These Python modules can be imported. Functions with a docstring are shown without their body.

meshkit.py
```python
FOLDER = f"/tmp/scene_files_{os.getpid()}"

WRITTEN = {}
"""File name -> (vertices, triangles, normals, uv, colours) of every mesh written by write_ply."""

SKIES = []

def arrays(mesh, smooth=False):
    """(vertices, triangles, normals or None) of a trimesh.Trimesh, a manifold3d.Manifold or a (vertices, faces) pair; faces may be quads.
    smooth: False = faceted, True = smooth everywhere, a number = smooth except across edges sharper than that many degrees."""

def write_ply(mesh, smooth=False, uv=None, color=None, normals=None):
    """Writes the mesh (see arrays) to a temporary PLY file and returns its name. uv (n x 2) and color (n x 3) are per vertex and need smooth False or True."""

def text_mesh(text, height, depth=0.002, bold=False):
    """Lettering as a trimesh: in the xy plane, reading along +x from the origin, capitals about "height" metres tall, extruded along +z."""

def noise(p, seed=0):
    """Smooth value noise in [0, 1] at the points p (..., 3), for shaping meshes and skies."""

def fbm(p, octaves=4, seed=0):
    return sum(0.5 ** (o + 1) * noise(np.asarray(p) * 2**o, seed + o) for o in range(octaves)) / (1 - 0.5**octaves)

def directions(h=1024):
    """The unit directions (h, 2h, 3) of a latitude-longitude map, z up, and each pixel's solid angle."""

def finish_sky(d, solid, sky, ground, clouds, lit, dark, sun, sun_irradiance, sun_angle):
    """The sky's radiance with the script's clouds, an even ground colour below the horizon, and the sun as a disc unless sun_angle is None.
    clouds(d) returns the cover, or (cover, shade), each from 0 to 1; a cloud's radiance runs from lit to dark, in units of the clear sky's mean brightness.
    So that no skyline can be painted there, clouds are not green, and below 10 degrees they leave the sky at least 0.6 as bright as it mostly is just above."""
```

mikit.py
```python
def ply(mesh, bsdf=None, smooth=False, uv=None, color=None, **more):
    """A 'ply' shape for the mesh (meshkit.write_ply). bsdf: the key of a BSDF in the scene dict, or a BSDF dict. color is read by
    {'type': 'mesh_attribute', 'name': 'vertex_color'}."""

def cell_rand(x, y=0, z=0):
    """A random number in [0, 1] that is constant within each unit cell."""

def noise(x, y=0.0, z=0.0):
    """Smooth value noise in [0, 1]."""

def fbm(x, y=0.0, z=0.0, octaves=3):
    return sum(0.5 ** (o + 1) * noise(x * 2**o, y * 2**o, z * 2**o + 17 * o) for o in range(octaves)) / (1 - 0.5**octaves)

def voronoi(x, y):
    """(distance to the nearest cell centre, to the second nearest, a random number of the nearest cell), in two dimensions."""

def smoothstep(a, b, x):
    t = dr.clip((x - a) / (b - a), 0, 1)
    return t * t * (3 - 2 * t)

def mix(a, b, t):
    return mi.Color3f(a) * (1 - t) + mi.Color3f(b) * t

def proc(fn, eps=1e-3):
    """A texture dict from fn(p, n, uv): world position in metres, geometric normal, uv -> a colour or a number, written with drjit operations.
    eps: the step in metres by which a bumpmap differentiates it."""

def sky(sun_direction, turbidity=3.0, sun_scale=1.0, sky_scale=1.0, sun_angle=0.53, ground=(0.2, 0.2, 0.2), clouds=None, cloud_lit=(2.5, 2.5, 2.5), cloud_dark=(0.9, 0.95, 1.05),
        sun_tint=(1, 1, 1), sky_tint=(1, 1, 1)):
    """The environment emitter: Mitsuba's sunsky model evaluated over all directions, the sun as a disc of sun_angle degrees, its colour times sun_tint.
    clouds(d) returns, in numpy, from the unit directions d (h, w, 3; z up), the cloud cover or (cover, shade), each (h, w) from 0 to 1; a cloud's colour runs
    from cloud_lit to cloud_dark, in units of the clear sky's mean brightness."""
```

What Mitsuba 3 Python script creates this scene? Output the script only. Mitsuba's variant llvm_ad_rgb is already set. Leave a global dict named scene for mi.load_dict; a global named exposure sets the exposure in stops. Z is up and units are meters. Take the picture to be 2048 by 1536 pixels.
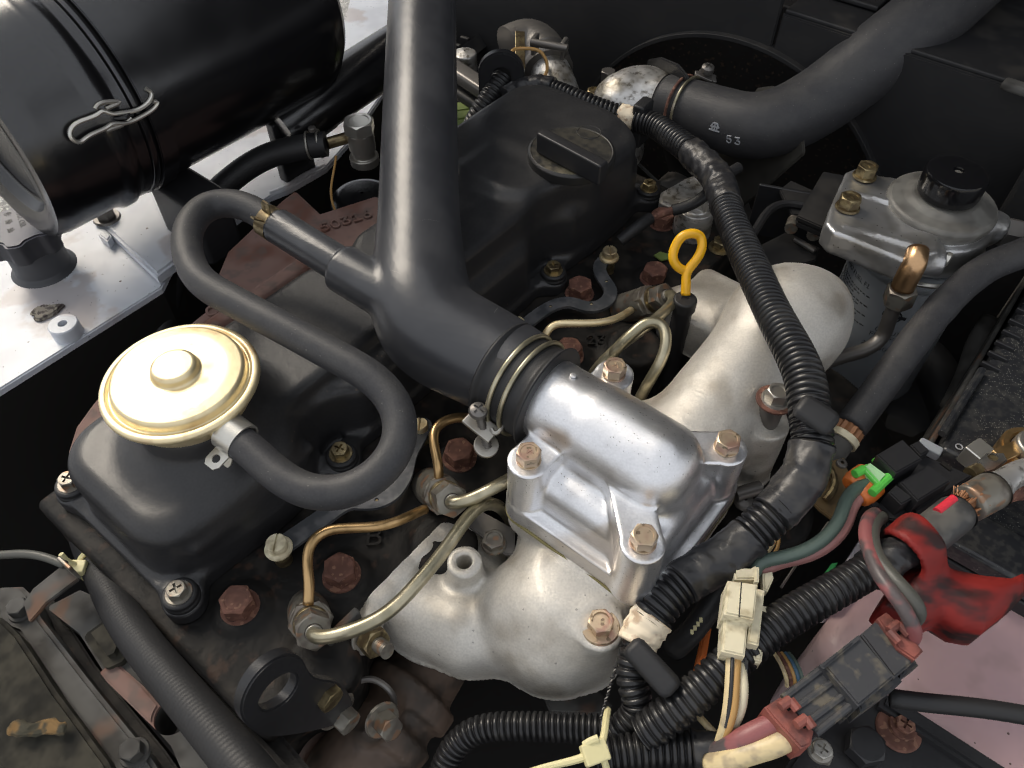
import math, random
import numpy as np
import trimesh
import manifold3d as m3
import shapely
from shapely.geometry import Polygon, LineString, Point, box as sbox
import mitsuba as mi
import mikit
from mikit import proc, fbm, noise, smoothstep, mix, voronoi, cell_rand
import meshkit
import drjit as dr

T = mi.ScalarTransform4f
scene, labels = {}, {}
RNG = np.random.default_rng(7)
random.seed(7)

# ------------------------------------------------------------------ camera, sky, exposure
CAM_H, PITCH, FPX = 0.37, math.radians(50.0), 1572.0          # metres above the head, looking down, focal length of the 2048 px frame
_c, _s = math.cos(PITCH), math.sin(PITCH)
CF, CU, CR, CO = np.array([0, _c, -_s]), np.array([0, _s, _c]), np.array([1.0, 0, 0]), np.array([0, 0, CAM_H])
scene['camera'] = {'type': 'thinlens', 'aperture_radius': 0.0004, 'focus_distance': 0.43, 'fov': 2 * math.degrees(math.atan(1024 / FPX)), 'fov_axis': 'x', 'near_clip': 0.01, 'far_clip': 200.0,
                   'to_world': T().look_at(origin=CO.tolist(), target=(CO + CF).tolist(), up=[0, 0, 1])}
scene['sky'] = mikit.sky([-0.52, 0.50, 0.70], turbidity=3, sun_scale=0.30, sun_angle=28, clouds=lambda d: 1.0, cloud_lit=(1.38, 1.43, 1.52), sun_tint=(0.90, 0.98, 1.12))
exposure = 2.68

# ------------------------------------------------------------------ helpers: survey of the engine bay
def ray(x, y):
    return CF + (x - 1024) / FPX * CR - (y - 768) / FPX * CU
def U(x, y, z):                                                # the point at height z that was sighted at x, y
    d = ray(x, y)
    return CO + (z - CAM_H) / d[2] * d
def depth(p):
    return float((np.asarray(p) - CO) @ CF)
def rpx(x, y, z, w):                                           # a radius in metres from a sighted width
    return w / 2 * depth(U(x, y, z)) / FPX
def path(*pts):
    return np.array([U(*p) for p in pts])
ORG = np.array([-0.16083, 0.16662, 0.0])
E1 = np.array([0.631893, 0.775056, 0.0])                       # along the engine, towards the radiator
ER = np.array([0.775056, -0.631893, 0.0])                      # across the engine, towards the intake side
EZ = np.array([0, 0, 1.0])
def W(a, r, z):
    return ORG + a * E1 + r * ER + np.array([0, 0, z])
def L(x, y, z):
    v = U(x, y, z) - ORG
    return float(v @ E1), float(v @ ER)
MW = np.eye(4); MW[:3, 0], MW[:3, 1], MW[:3, 2], MW[:3, 3] = E1, ER, EZ, ORG
def eng(mesh):                                                 # from engine coordinates (a, r, z) to the world (a mirrored frame)
    v, f = arr(mesh)
    return trimesh.Trimesh(v @ MW[:3, :3].T + ORG, f[:, ::-1], process=False)
def arr(mesh):
    if hasattr(mesh, 'to_mesh'):
        q = mesh.to_mesh()
        return np.asarray(q.vert_properties[:, :3], float), np.asarray(q.tri_verts)
    return np.asarray(mesh.vertices, float), np.asarray(mesh.faces)
def tm(mesh):
    v, f = arr(mesh)
    return trimesh.Trimesh(v, f, process=False)
def unit(v):
    v = np.asarray(v, float)
    return v / np.linalg.norm(v)
def frame(pos, axis=(0, 0, 1), side=None):                     # local z along axis, local x near side
    z = unit(axis)
    x = np.asarray(side if side is not None else (E1 if abs(z @ E1) < 0.9 else EZ), float)
    x = unit(x - (x @ z) * z)
    m = np.eye(4); m[:3, 0], m[:3, 1], m[:3, 2], m[:3, 3] = x, np.cross(z, x), z, pos
    return m
def put(mesh, pos, axis=(0, 0, 1), side=None):
    t = tm(mesh).copy(); t.apply_transform(frame(pos, axis, side)); return t
def join(*ms):
    return trimesh.util.concatenate([tm(x) for x in ms])

# ------------------------------------------------------------------ helpers: entries of the scene
def newkey(name, parent=None):
    k = (parent + '__' if parent else '') + name
    if k not in USED:
        USED.add(k); return k
    i = 1
    while f'{k}_{i:03d}' in USED:
        i += 1
    USED.add(f'{k}_{i:03d}'); return f'{k}_{i:03d}'
USED = set()
def thing(name, label, cat, group=None, kind=None):
    k = newkey(name)
    labels[k] = {'label': label}
    if cat: labels[k]['category'] = cat
    if group: labels[k]['group'] = group
    if kind: labels[k]['kind'] = kind
    return k
def part(parent, name, mesh, mat, smooth=32, label=None, **kw):
    k = newkey(name, parent)
    scene[k] = mikit.ply(tm(mesh), mat, smooth=smooth, **kw)
    if label: labels[k] = {'label': label}
    return k
def solo(name, mesh, mat, label, cat, group=None, smooth=32, kind=None):
    k = thing(name, label, cat, group, kind)
    scene[k] = mikit.ply(tm(mesh), mat, smooth=smooth)
    return k

# ------------------------------------------------------------------ helpers: shapes
def curve(pts, ds=0.003):                                      # centripetal smooth curve through the points, evenly resampled
    from scipy.interpolate import CubicSpline
    p = np.asarray(pts, float)
    if len(p) == 2:
        n = max(2, int(np.linalg.norm(p[1] - p[0]) / ds) + 1)
        return p[0] + np.linspace(0, 1, n)[:, None] * (p[1] - p[0]), np.linspace(0, 1, n)
    t = np.concatenate([[0], np.cumsum(np.linalg.norm(np.diff(p, axis=0), axis=1) ** 0.7)])
    cs = CubicSpline(t, p, bc_type='natural')
    tt = np.linspace(0, t[-1], 400)
    q = cs(tt)
    s = np.concatenate([[0], np.cumsum(np.linalg.norm(np.diff(q, axis=0), axis=1))])
    n = max(3, int(s[-1] / ds) + 1)
    ti = np.interp(np.linspace(0, s[-1], n), s, tt)
    return cs(ti), np.interp(ti, t, np.linspace(0, 1, len(p)))
def frames(q):
    tan = np.gradient(q, axis=0); tan /= np.linalg.norm(tan, axis=1, keepdims=True)
    n = np.zeros_like(q)
    u = np.array([0, 0, 1.0]) if abs(tan[0][2]) < 0.9 else np.array([1.0, 0, 0])
    for i in range(len(q)):
        u = u - (u @ tan[i]) * tan[i]; u /= np.linalg.norm(u); n[i] = u
    return tan, n, np.cross(tan, n)
def tube(pts, rad, n=20, ds=0.003, prof=None, cap=True, raw=False):
    """A swept tube. rad: a number or one per control point; prof(s, theta) adds to the radius (s in metres)."""
    q, t = (np.asarray(pts, float), np.linspace(0, 1, len(pts))) if raw else curve(pts, ds)
    r = np.full(len(q), float(rad)) if np.isscalar(rad) else np.interp(t, np.linspace(0, 1, len(rad)), rad)
    tan, a, b = frames(q)
    th = np.arange(n) * 2 * np.pi / n
    s = np.concatenate([[0], np.cumsum(np.linalg.norm(np.diff(q, axis=0), axis=1))])
    R = r[:, None] + (prof(s[:, None], th[None, :]) if prof else 0) * np.ones((1, n))
    v = q[:, None] + R[..., None] * (np.cos(th)[None, :, None] * a[:, None] + np.sin(th)[None, :, None] * b[:, None])
    v = v.reshape(-1, 3)
    i, j = np.meshgrid(np.arange(len(q) - 1), np.arange(n), indexing='ij')
    k0, k1, k2, k3 = i * n + j, i * n + (j + 1) % n, (i + 1) * n + (j + 1) % n, (i + 1) * n + j
    f = np.concatenate([np.stack([k0, k1, k2], -1).reshape(-1, 3), np.stack([k0, k2, k3], -1).reshape(-1, 3)])
    if cap:
        c0 = len(v); v = np.vstack([v, q[:1], q[-1:]])
        jj = np.arange(n); e = (len(q) - 1) * n
        f = np.vstack([f, np.stack([jj * 0 + c0, (jj + 1) % n, jj], 1), np.stack([jj * 0 + c0 + 1, e + jj, e + (jj + 1) % n], 1)])
    return trimesh.Trimesh(v, f, process=False)
def ribs(pitch, amp, sharp=1.0, slit=None):                    # split loom: broad crests, narrow grooves, a ragged slit along it
    def g(s, th):
        k = s / pitch + 0.06 * np.sin(s * 90) + 0.05 * np.sin(th + s * 40)
        u = k - np.floor(k) - 0.5
        r = amp * (0.55 - 1.9 * np.exp(-(u / 0.17) ** 2) + 0.35 * np.cos(2 * np.pi * u) * 0.5) + 0.00018 * np.sin(2 * th + s * 60)
        if slit is not None:
            off = 0.16 * np.sign(np.sin(np.floor(k) * 2.4)) + 0.25 * np.sin(s * 14)
            d = np.angle(np.exp(1j * (th - slit - off)))
            r = r - 0.0011 * np.exp(-(d / 0.10) ** 2)
        return r + 0 * th
    return g
def taped(pitch, amp, seed=0, wob=0.0004):                     # wound adhesive tape: overlapping turns and creases
    def g(s, th):
        u = s / pitch + th / (2 * np.pi)
        k = np.stack(np.broadcast_arrays(s * 160, np.cos(th) * 2.2, np.sin(th) * 2.2), -1)
        return amp * (u - np.floor(u)) + wob * 2 * (meshkit.fbm(k, 3, seed) - 0.5)
    return g
def lathe(prof, n=48):                                         # (radius, z) pairs from bottom to top
    return trimesh.creation.revolve(np.asarray(prof, float), sections=n)
def rlathe(prof, rad=0.0008, n=48, steps=4):                   # the same with rounded corners
    p = np.asarray(prof, float); out = [p[0]]
    for i in range(1, len(p) - 1):
        d0, d1 = p[i - 1] - p[i], p[i + 1] - p[i]
        l0, l1 = np.linalg.norm(d0), np.linalg.norm(d1)
        k = min(rad, l0 * 0.45, l1 * 0.45)
        A, B = p[i] + d0 / l0 * k, p[i] + d1 / l1 * k
        for t in np.linspace(0, 1, steps):
            out.append((1 - t) ** 2 * A + 2 * t * (1 - t) * p[i] + t * t * B)
    out.append(p[-1])
    return lathe(out, n)
def rbox(sx, sy, sz, r=0.001, n=8):                            # rounded box about the origin
    r = min(r, sx * 0.49, sy * 0.49, sz * 0.49)
    s = m3.Manifold.sphere(r, n)
    return m3.Manifold.batch_hull([s.translate((i * (sx / 2 - r), j * (sy / 2 - r), k * (sz / 2 - r))) for i in (-1, 1) for j in (-1, 1) for k in (-1, 1)])
def slab(poly, h, ch=0.0006):                                  # a plate of outline poly (shapely or points), chamfered top and bottom
    poly = poly if hasattr(poly, 'geom_type') else Polygon(poly)
    if poly.geom_type != 'Polygon':
        return join(*[slab(g, h, ch) for g in poly.geoms if g.geom_type == 'Polygon'])
    if not poly.is_valid:
        return slab(poly.buffer(0), h, ch)
    def ex(p, z0, z1):
        return [trimesh.creation.extrude_polygon(g, z1 - z0, engine='earcut').apply_translation([0, 0, z0]) for g in getattr(p, 'geoms', [p])]
    if not ch:
        return join(*ex(poly, 0, h))
    rings = [(poly.buffer(-ch), 0), (poly, ch), (poly, h - ch), (poly.buffer(-ch), h)]
    if any(len(g.interiors) != len(poly.interiors) for g, _ in rings if hasattr(g, 'interiors')) or poly.buffer(-ch).geom_type != 'Polygon':
        return join(*ex(poly, 0, h))
    cs = lambda p: m3.CrossSection([np.asarray(p.exterior.coords)[:-1]] + [np.asarray(i.coords)[:-1] for i in p.interiors], m3.FillRule.EvenOdd)
    core = cs(poly).extrude(h - 2 * ch).translate((0, 0, ch)) + cs(poly.buffer(-ch)).extrude(h)
    return tm(core)
def chaikin(q, n=2):                                           # rounds the corners of a closed outline
    q = np.asarray(q, float)
    for _ in range(n):
        w = np.roll(q, -1, 0); q = np.stack([.75 * q + .25 * w, .25 * q + .75 * w], 1).reshape(-1, 2)
    return q
def snet(fn, lo, hi, h):
    """Surface nets: the zero surface of the signed distance fn (n x 3 -> n) inside the box lo..hi, cell size h."""
    lo, hi = np.asarray(lo, float), np.asarray(hi, float)
    n = np.ceil((hi - lo) / h).astype(int) + 1
    ax = [lo[k] + h * np.arange(n[k]) for k in range(3)]
    V = np.empty(n, np.float32)
    for i0 in range(0, n[0], 24):
        g = np.stack(np.meshgrid(ax[0][i0:i0 + 24], ax[1], ax[2], indexing='ij'), -1)
        V[i0:i0 + 24] = fn(g.reshape(-1, 3)).reshape(g.shape[:3])
    S = V < 0
    corners = [(i, j, k) for i in (0, 1) for j in (0, 1) for k in (0, 1)]
    sl = lambda A, c: A[c[0]:n[0] - 1 + c[0], c[1]:n[1] - 1 + c[1], c[2]:n[2] - 1 + c[2]]
    cnt = sum(sl(S, c).astype(np.int8) for c in corners)
    act = (cnt > 0) & (cnt < 8)
    I = np.stack(np.nonzero(act), 1)
    idx = np.full(act.shape, -1, np.int64); idx[act] = np.arange(len(I))
    acc, num = np.zeros((len(I), 3)), np.zeros(len(I))
    val = {c: V[I[:, 0] + c[0], I[:, 1] + c[1], I[:, 2] + c[2]].astype(float) for c in corners}
    for c in corners:
        for k in range(3):
            if c[k] == 0:
                d = list(c); d[k] = 1; d = tuple(d)
                a, b = val[c], val[d]
                m = (a < 0) != (b < 0)
                t = a / np.where(a == b, 1, a - b)
                pos = np.tile(np.array(c, float), (len(I), 1)); pos[:, k] = t
                acc[m] += pos[m]; num[m] += 1
    v = lo + h * (I + acc / num[:, None])
    quads = []
    for k in range(3):
        i, j = (k + 1) % 3, (k + 2) % 3
        a = [slice(None)] * 3; b = [slice(None)] * 3
        a[k], b[k] = slice(0, n[k] - 1), slice(1, n[k])
        cr = S[tuple(a)] != S[tuple(b)]
        e = np.stack(np.nonzero(cr), 1)
        e = e[(e[:, i] > 0) & (e[:, j] > 0) & (e[:, i] < n[i] - 1) & (e[:, j] < n[j] - 1)]
        def at(di, dj):
            q = e.copy(); q[:, i] -= di; q[:, j] -= dj
            return idx[q[:, 0], q[:, 1], q[:, 2]]
        q = np.stack([at(1, 1), at(0, 1), at(0, 0), at(1, 0)], 1)
        flip = ~S[e[:, 0], e[:, 1], e[:, 2]]
        q[flip] = q[flip][:, ::-1]
        quads.append(q)
    q = np.concatenate(quads)
    for _ in range(2):
        f0 = fn(v); g = np.stack([(fn(v + d) - fn(v - d)) / (2e-4) for d in np.eye(3) * 1e-4], 1)
        st = f0[:, None] * g / np.maximum((g * g).sum(1, keepdims=True), 0.3)
        v = v - np.clip(st, -0.5 * h, 0.5 * h)
    return trimesh.Trimesh(v, np.vstack([q[:, [0, 1, 2]], q[:, [0, 2, 3]]]), process=False)
# signed distances
def d_box(p, c, half, r=0.0):
    q = np.abs(p - np.asarray(c)) - (np.asarray(half) - r)
    return np.linalg.norm(np.maximum(q, 0), axis=1) + np.minimum(q.max(1), 0) - r
def d_prism(p, c, half, rv, rt):                               # box with vertical edges rounded rv and the other edges rounded rt
    q = np.abs(p - np.asarray(c)) - np.asarray(half)
    x = q[:, :2] + rv
    d2 = np.linalg.norm(np.maximum(x, 0), axis=1) + np.minimum(x.max(1), 0) - rv + rt
    z = q[:, 2] + rt
    return np.hypot(np.maximum(d2, 0), np.maximum(z, 0)) + np.minimum(np.maximum(d2, z), 0) - rt
def d_cap(p, a, b, r0, r1=None):                               # capsule, or cone with round ends
    a, b = np.asarray(a, float), np.asarray(b, float)
    r1 = r0 if r1 is None else r1
    t = np.clip(((p - a) @ (b - a)) / ((b - a) @ (b - a)), 0, 1)
    return np.linalg.norm(p - a - t[:, None] * (b - a), axis=1) - (r0 + (r1 - r0) * t)
def d_cyl(p, a, b, r, rd=0.0):                                 # cylinder between a and b, rim rounded rd
    a, b = np.asarray(a, float), np.asarray(b, float)
    ln = np.linalg.norm(b - a); d = (b - a) / ln
    x = (p - a) @ d
    ra = np.linalg.norm(p - a - x[:, None] * d, axis=1) - r + rd
    z = np.abs(x - ln / 2) - ln / 2 + rd
    return np.hypot(np.maximum(ra, 0), np.maximum(z, 0)) + np.minimum(np.maximum(ra, z), 0) - rd
def smin(a, b, k):
    h = np.maximum(k - np.abs(a - b), 0) / k
    return np.minimum(a, b) - h * h * k * 0.25
def smax(a, b, k):
    return -smin(-a, -b, k)

# ------------------------------------------------------------------ materials
def rgb(c):
    return {'type': 'rgb', 'value': [float(x) for x in (c if hasattr(c, '__len__') else (c, c, c))]}
def mat(name, color, rough=0.5, metal=0.0, spec=0.5, bump=None, bscale=1.0, eps=2e-4, **kw):
    tex = lambda c: c if isinstance(c, dict) else (proc(c) if callable(c) else rgb(c))
    b = {'type': 'principled', 'base_color': tex(color), 'roughness': proc(rough) if callable(rough) else float(rough), 'metallic': proc(metal) if callable(metal) else float(metal), 'specular': float(spec), **kw}
    if bump is not None:
        b = {'type': 'bumpmap', 'arbitrary': proc(bump, eps=eps), 'scale': float(bscale), 'bsdf': b}
    scene[name] = {'type': 'twosided', 'bsdf': b}
    return name
def F(p, k, o=3):                                              # fractal noise, k per metre
    return fbm(p.x * k, p.y * k, p.z * k, o)
def S(p, k, prob, rad=0.30):                                    # round specks: at most one in each cell of 1 / k metres
    x, y, z = p.x * k + 0.31, p.y * k + 0.17, p.z * k + 0.5
    cx, cy, cz = dr.floor(x), dr.floor(y), dr.floor(z)
    a, b, c, w = cell_rand(cx, cy, cz), cell_rand(cx + 71, cy, cz), cell_rand(cx, cy + 93, cz), cell_rand(cx, cy, cz + 57)
    d = dr.sqrt(dr.square(x - cx - 0.35 - 0.3 * a) + dr.square(y - cy - 0.35 - 0.3 * b) + dr.square(z - cz - 0.35 - 0.3 * c))
    r = rad * (0.45 + 0.55 * a)
    return dr.select(w < prob, 1 - smoothstep(r * 0.7, r, d), 0)
def N(p, k):
    return noise(p.x * k + 3.1, p.y * k + 7.7, p.z * k + 1.3)

def c_cover(p, n, uv):                                         # black stove enamel, dusty on what faces up
    d = smoothstep(0.35, 0.8, F(p, 60)) * dr.clip(n.z, 0, 1)
    scr = S(p, 330, 0.05) * smoothstep(0.50, 0.65, F(p, 25, 2))
    c = mix((0.022, 0.022, 0.0235), (0.040, 0.039, 0.038), 0.5 * d) * (0.88 + 0.24 * N(p, 1300))
    return mix(c, (0.16, 0.09, 0.05), 0.35 * scr)
M_COVER = mat('paint_black_enamel', c_cover, lambda p, n, uv: 0.33 + 0.07 * F(p, 90, 2), spec=0.45,
              bump=lambda p, n, uv: 0.00004 * N(p, 900), bscale=1.0)
def c_rubber(p, n, uv):
    d = smoothstep(0.3, 0.75, F(p, 110)) * (0.35 + 0.65 * dr.clip(n.z, 0, 1))
    sp = S(p, 700, 0.06)
    return mix(mix((0.034, 0.034, 0.037), (0.050, 0.049, 0.048), 0.7 * d) * (0.9 + 0.2 * N(p, 1500)), (0.16, 0.15, 0.13), 0.5 * sp)
M_RUBBER = mat('rubber_dusty', c_rubber, 0.52, spec=0.4, bump=lambda p, n, uv: 0.00005 * N(p, 1400), bscale=1.0)
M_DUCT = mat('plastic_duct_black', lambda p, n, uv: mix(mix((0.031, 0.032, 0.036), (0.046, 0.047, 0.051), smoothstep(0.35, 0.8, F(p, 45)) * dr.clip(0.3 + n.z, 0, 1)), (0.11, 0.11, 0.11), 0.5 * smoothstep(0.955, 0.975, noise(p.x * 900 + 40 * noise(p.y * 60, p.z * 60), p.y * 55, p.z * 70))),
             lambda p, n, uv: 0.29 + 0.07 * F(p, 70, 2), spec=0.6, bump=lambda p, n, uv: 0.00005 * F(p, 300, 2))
M_DARKRUB = mat('rubber_dark', (0.018, 0.018, 0.019), 0.5, spec=0.4)
M_LOOM = mat('plastic_loom', lambda p, n, uv: mix((0.011, 0.011, 0.012), (0.034, 0.033, 0.031), 0.6 * smoothstep(0.45, 0.8, F(p, 160, 2))), 0.33, spec=0.5)
M_TAPE = mat('tape_black', lambda p, n, uv: mix((0.020, 0.020, 0.022), (0.060, 0.055, 0.048), 0.7 * smoothstep(0.42, 0.75, F(p, 140))), 0.38, spec=0.5)
def c_cast(p, n, uv):                                          # sand cast aluminium, oxidised, oily in places
    d = smoothstep(0.45, 0.78, F(p, 55))
    s = S(p, 420, 0.03)
    c = mix((0.55, 0.525, 0.475), (0.37, 0.335, 0.28), 0.9 * d) * (0.90 + 0.20 * N(p, 1400))
    return mix(c, (0.10, 0.09, 0.08), 0.5 * s)
M_CAST = mat('aluminium_sand_cast', c_cast, 0.50, metal=0.55, spec=0.5,
             bump=lambda p, n, uv: 0.00013 * fbm(p.x * 1150, p.y * 1150, p.z * 1150, 2), bscale=1.0)
def c_alu(p, n, uv):
    d = smoothstep(0.5, 0.8, F(p, 60))
    s = S(p, 800, 0.35) * smoothstep(0.52, 0.64, F(p, 40, 2)) + S(p, 520, 0.02)
    t = smoothstep(0.66, 0.74, F(p, 24, 2))
    c = mix((0.80, 0.80, 0.81), (0.60, 0.59, 0.59), d) * (0.93 + 0.14 * N(p, 1300))
    c = mix(c, (0.50, 0.42, 0.33), 0.55 * t)
    return mix(c, (0.10, 0.085, 0.07), 0.8 * dr.clip(s, 0, 1))
M_ALU = mat('aluminium_die_cast', c_alu, lambda p, n, uv: 0.28 + 0.14 * F(p, 120, 2), metal=0.92, spec=0.5,
            bump=lambda p, n, uv: 0.00004 * fbm(p.x * 900, p.y * 900, p.z * 900, 2), bscale=1.0)
M_ALUDIRT = mat('aluminium_dirty', lambda p, n, uv: mix(mix((0.62, 0.61, 0.59), (0.30, 0.28, 0.24), smoothstep(0.35, 0.7, F(p, 110))), (0.10, 0.085, 0.06), 0.8 * smoothstep(0.52, 0.80, F(p, 300, 3))),
                0.42, metal=0.8, bump=lambda p, n, uv: 0.00015 * fbm(p.x * 600, p.y * 600, p.z * 600, 2))
def c_rust(p, n, uv):
    t = F(p, 210)
    c = mix((0.17, 0.080, 0.058), (0.10, 0.047, 0.035), smoothstep(0.3, 0.65, t))
    return mix(c, (0.30, 0.17, 0.11), 0.5 * smoothstep(0.66, 0.78, N(p, 520)))
M_RUST = mat('steel_rusty', c_rust, 0.72, spec=0.3, bump=lambda p, n, uv: 0.00025 * fbm(p.x * 700, p.y * 700, p.z * 700, 2))
def c_shield(p, n, uv):
    t = F(p, 55)
    c = mix((0.20, 0.125, 0.105), (0.145, 0.07, 0.052), smoothstep(0.42, 0.72, t))
    return mix(c, (0.11, 0.09, 0.08), 0.6 * smoothstep(0.5, 0.75, F(p, 140)))
M_SHIELD = mat('iron_rust_brown', c_shield, 0.75, spec=0.3, bump=lambda p, n, uv: 0.0002 * fbm(p.x * 600, p.y * 600, p.z * 600, 2))
def c_iron(p, n, uv):
    c = mix((0.009, 0.0085, 0.008), (0.024, 0.021, 0.018), smoothstep(0.4, 0.75, F(p, 90)))
    return mix(c, (0.085, 0.043, 0.026), 0.32 * smoothstep(0.60, 0.82, F(p, 170, 4)))
M_IRON = mat('iron_cast_oily', c_iron, 0.6, spec=0.22, bump=lambda p, n, uv: 0.0003 * fbm(p.x * 480, p.y * 480, p.z * 480, 2))
def c_grime(p, n, uv):                                         # grey steel under dried grime and rust
    c = mix((0.080, 0.078, 0.073), (0.030, 0.028, 0.025), smoothstep(0.35, 0.7, F(p, 70)))
    return mix(c, (0.14, 0.07, 0.04), 0.7 * smoothstep(0.58, 0.72, F(p, 48, 3)))
M_GRIME = mat('steel_grimy', c_grime, 0.68, spec=0.3, metal=0.0, bump=lambda p, n, uv: 0.0003 * fbm(p.x * 420, p.y * 420, p.z * 420, 2))
M_GOLD = mat('steel_yellow_plated', lambda p, n, uv: mix(mix((0.85, 0.72, 0.45), (0.66, 0.51, 0.29), smoothstep(0.5, 0.78, F(p, 120))), (0.34, 0.20, 0.11), 0.55 * smoothstep(0.66, 0.80, F(p, 90))), lambda p, n, uv: 0.38 + 0.12 * F(p, 200, 2), metal=0.85, bump=lambda p, n, uv: 0.00008 * F(p, 260, 2))
M_BRASSY = mat('steel_brass_tone', lambda p, n, uv: mix((0.36, 0.29, 0.16), (0.17, 0.13, 0.075), smoothstep(0.32, 0.66, F(p, 260))), 0.36, metal=0.85)
M_COPPER = mat('pipe_copper_tone', lambda p, n, uv: mix((0.55, 0.36, 0.17), (0.30, 0.20, 0.09), smoothstep(0.4, 0.75, F(p, 120))), 0.30, metal=0.9)
M_PIPE = mat('pipe_olive_plated', lambda p, n, uv: mix(mix((0.50, 0.45, 0.32), (0.30, 0.275, 0.19), smoothstep(0.35, 0.7, F(p, 90))), (0.62, 0.56, 0.46), smoothstep(0.6, 0.8, F(p, 60, 2))), 0.33, metal=0.85)
M_BOLT = mat('bolt_pinkish_plated', lambda p, n, uv: mix(mix((0.50, 0.39, 0.27), (0.40, 0.25, 0.19), smoothstep(0.4, 0.68, F(p, 180))), (0.20, 0.15, 0.10), smoothstep(0.62, 0.75, F(p, 420, 2))), 0.38, metal=0.75)
M_ZINC = mat('zinc_dull', (0.42, 0.40, 0.36), 0.38, metal=0.85)
M_BRIGHT = mat('zinc_bright', (0.62, 0.60, 0.54), 0.30, metal=0.85)
M_STEELD = mat('steel_dull_dark', (0.17, 0.16, 0.15), 0.42, metal=0.7)
M_NUT = mat('nut_grey_rust', lambda p, n, uv: mix(mix((0.25, 0.235, 0.20), (0.15, 0.13, 0.11), smoothstep(0.35, 0.7, F(p, 170))), (0.30, 0.17, 0.10), 0.8 * smoothstep(0.6, 0.72, F(p, 240, 2))), 0.42, metal=0.65)
def c_white(p, n, uv):                                         # painted chassis, chipped and rusty towards one edge
    sp = S(p, 110, 0.06, 0.16) + 0.6 * S(p, 420, 0.04)
    r = 0.8 * smoothstep(0.58, 0.68, F(p, 30, 5) + 0.12 * smoothstep(0.30, 0.20, p.y))
    c = mix((0.52, 0.545, 0.585), (0.43, 0.45, 0.49), smoothstep(0.3, 0.7, F(p, 40)))
    return mix(mix(c, (0.30, 0.22, 0.17), 0.55 * r), (0.06, 0.05, 0.05), dr.clip(sp, 0, 1))
M_WHITE = mat('paint_pale_grey', c_white, 0.35, spec=0.5)
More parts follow.
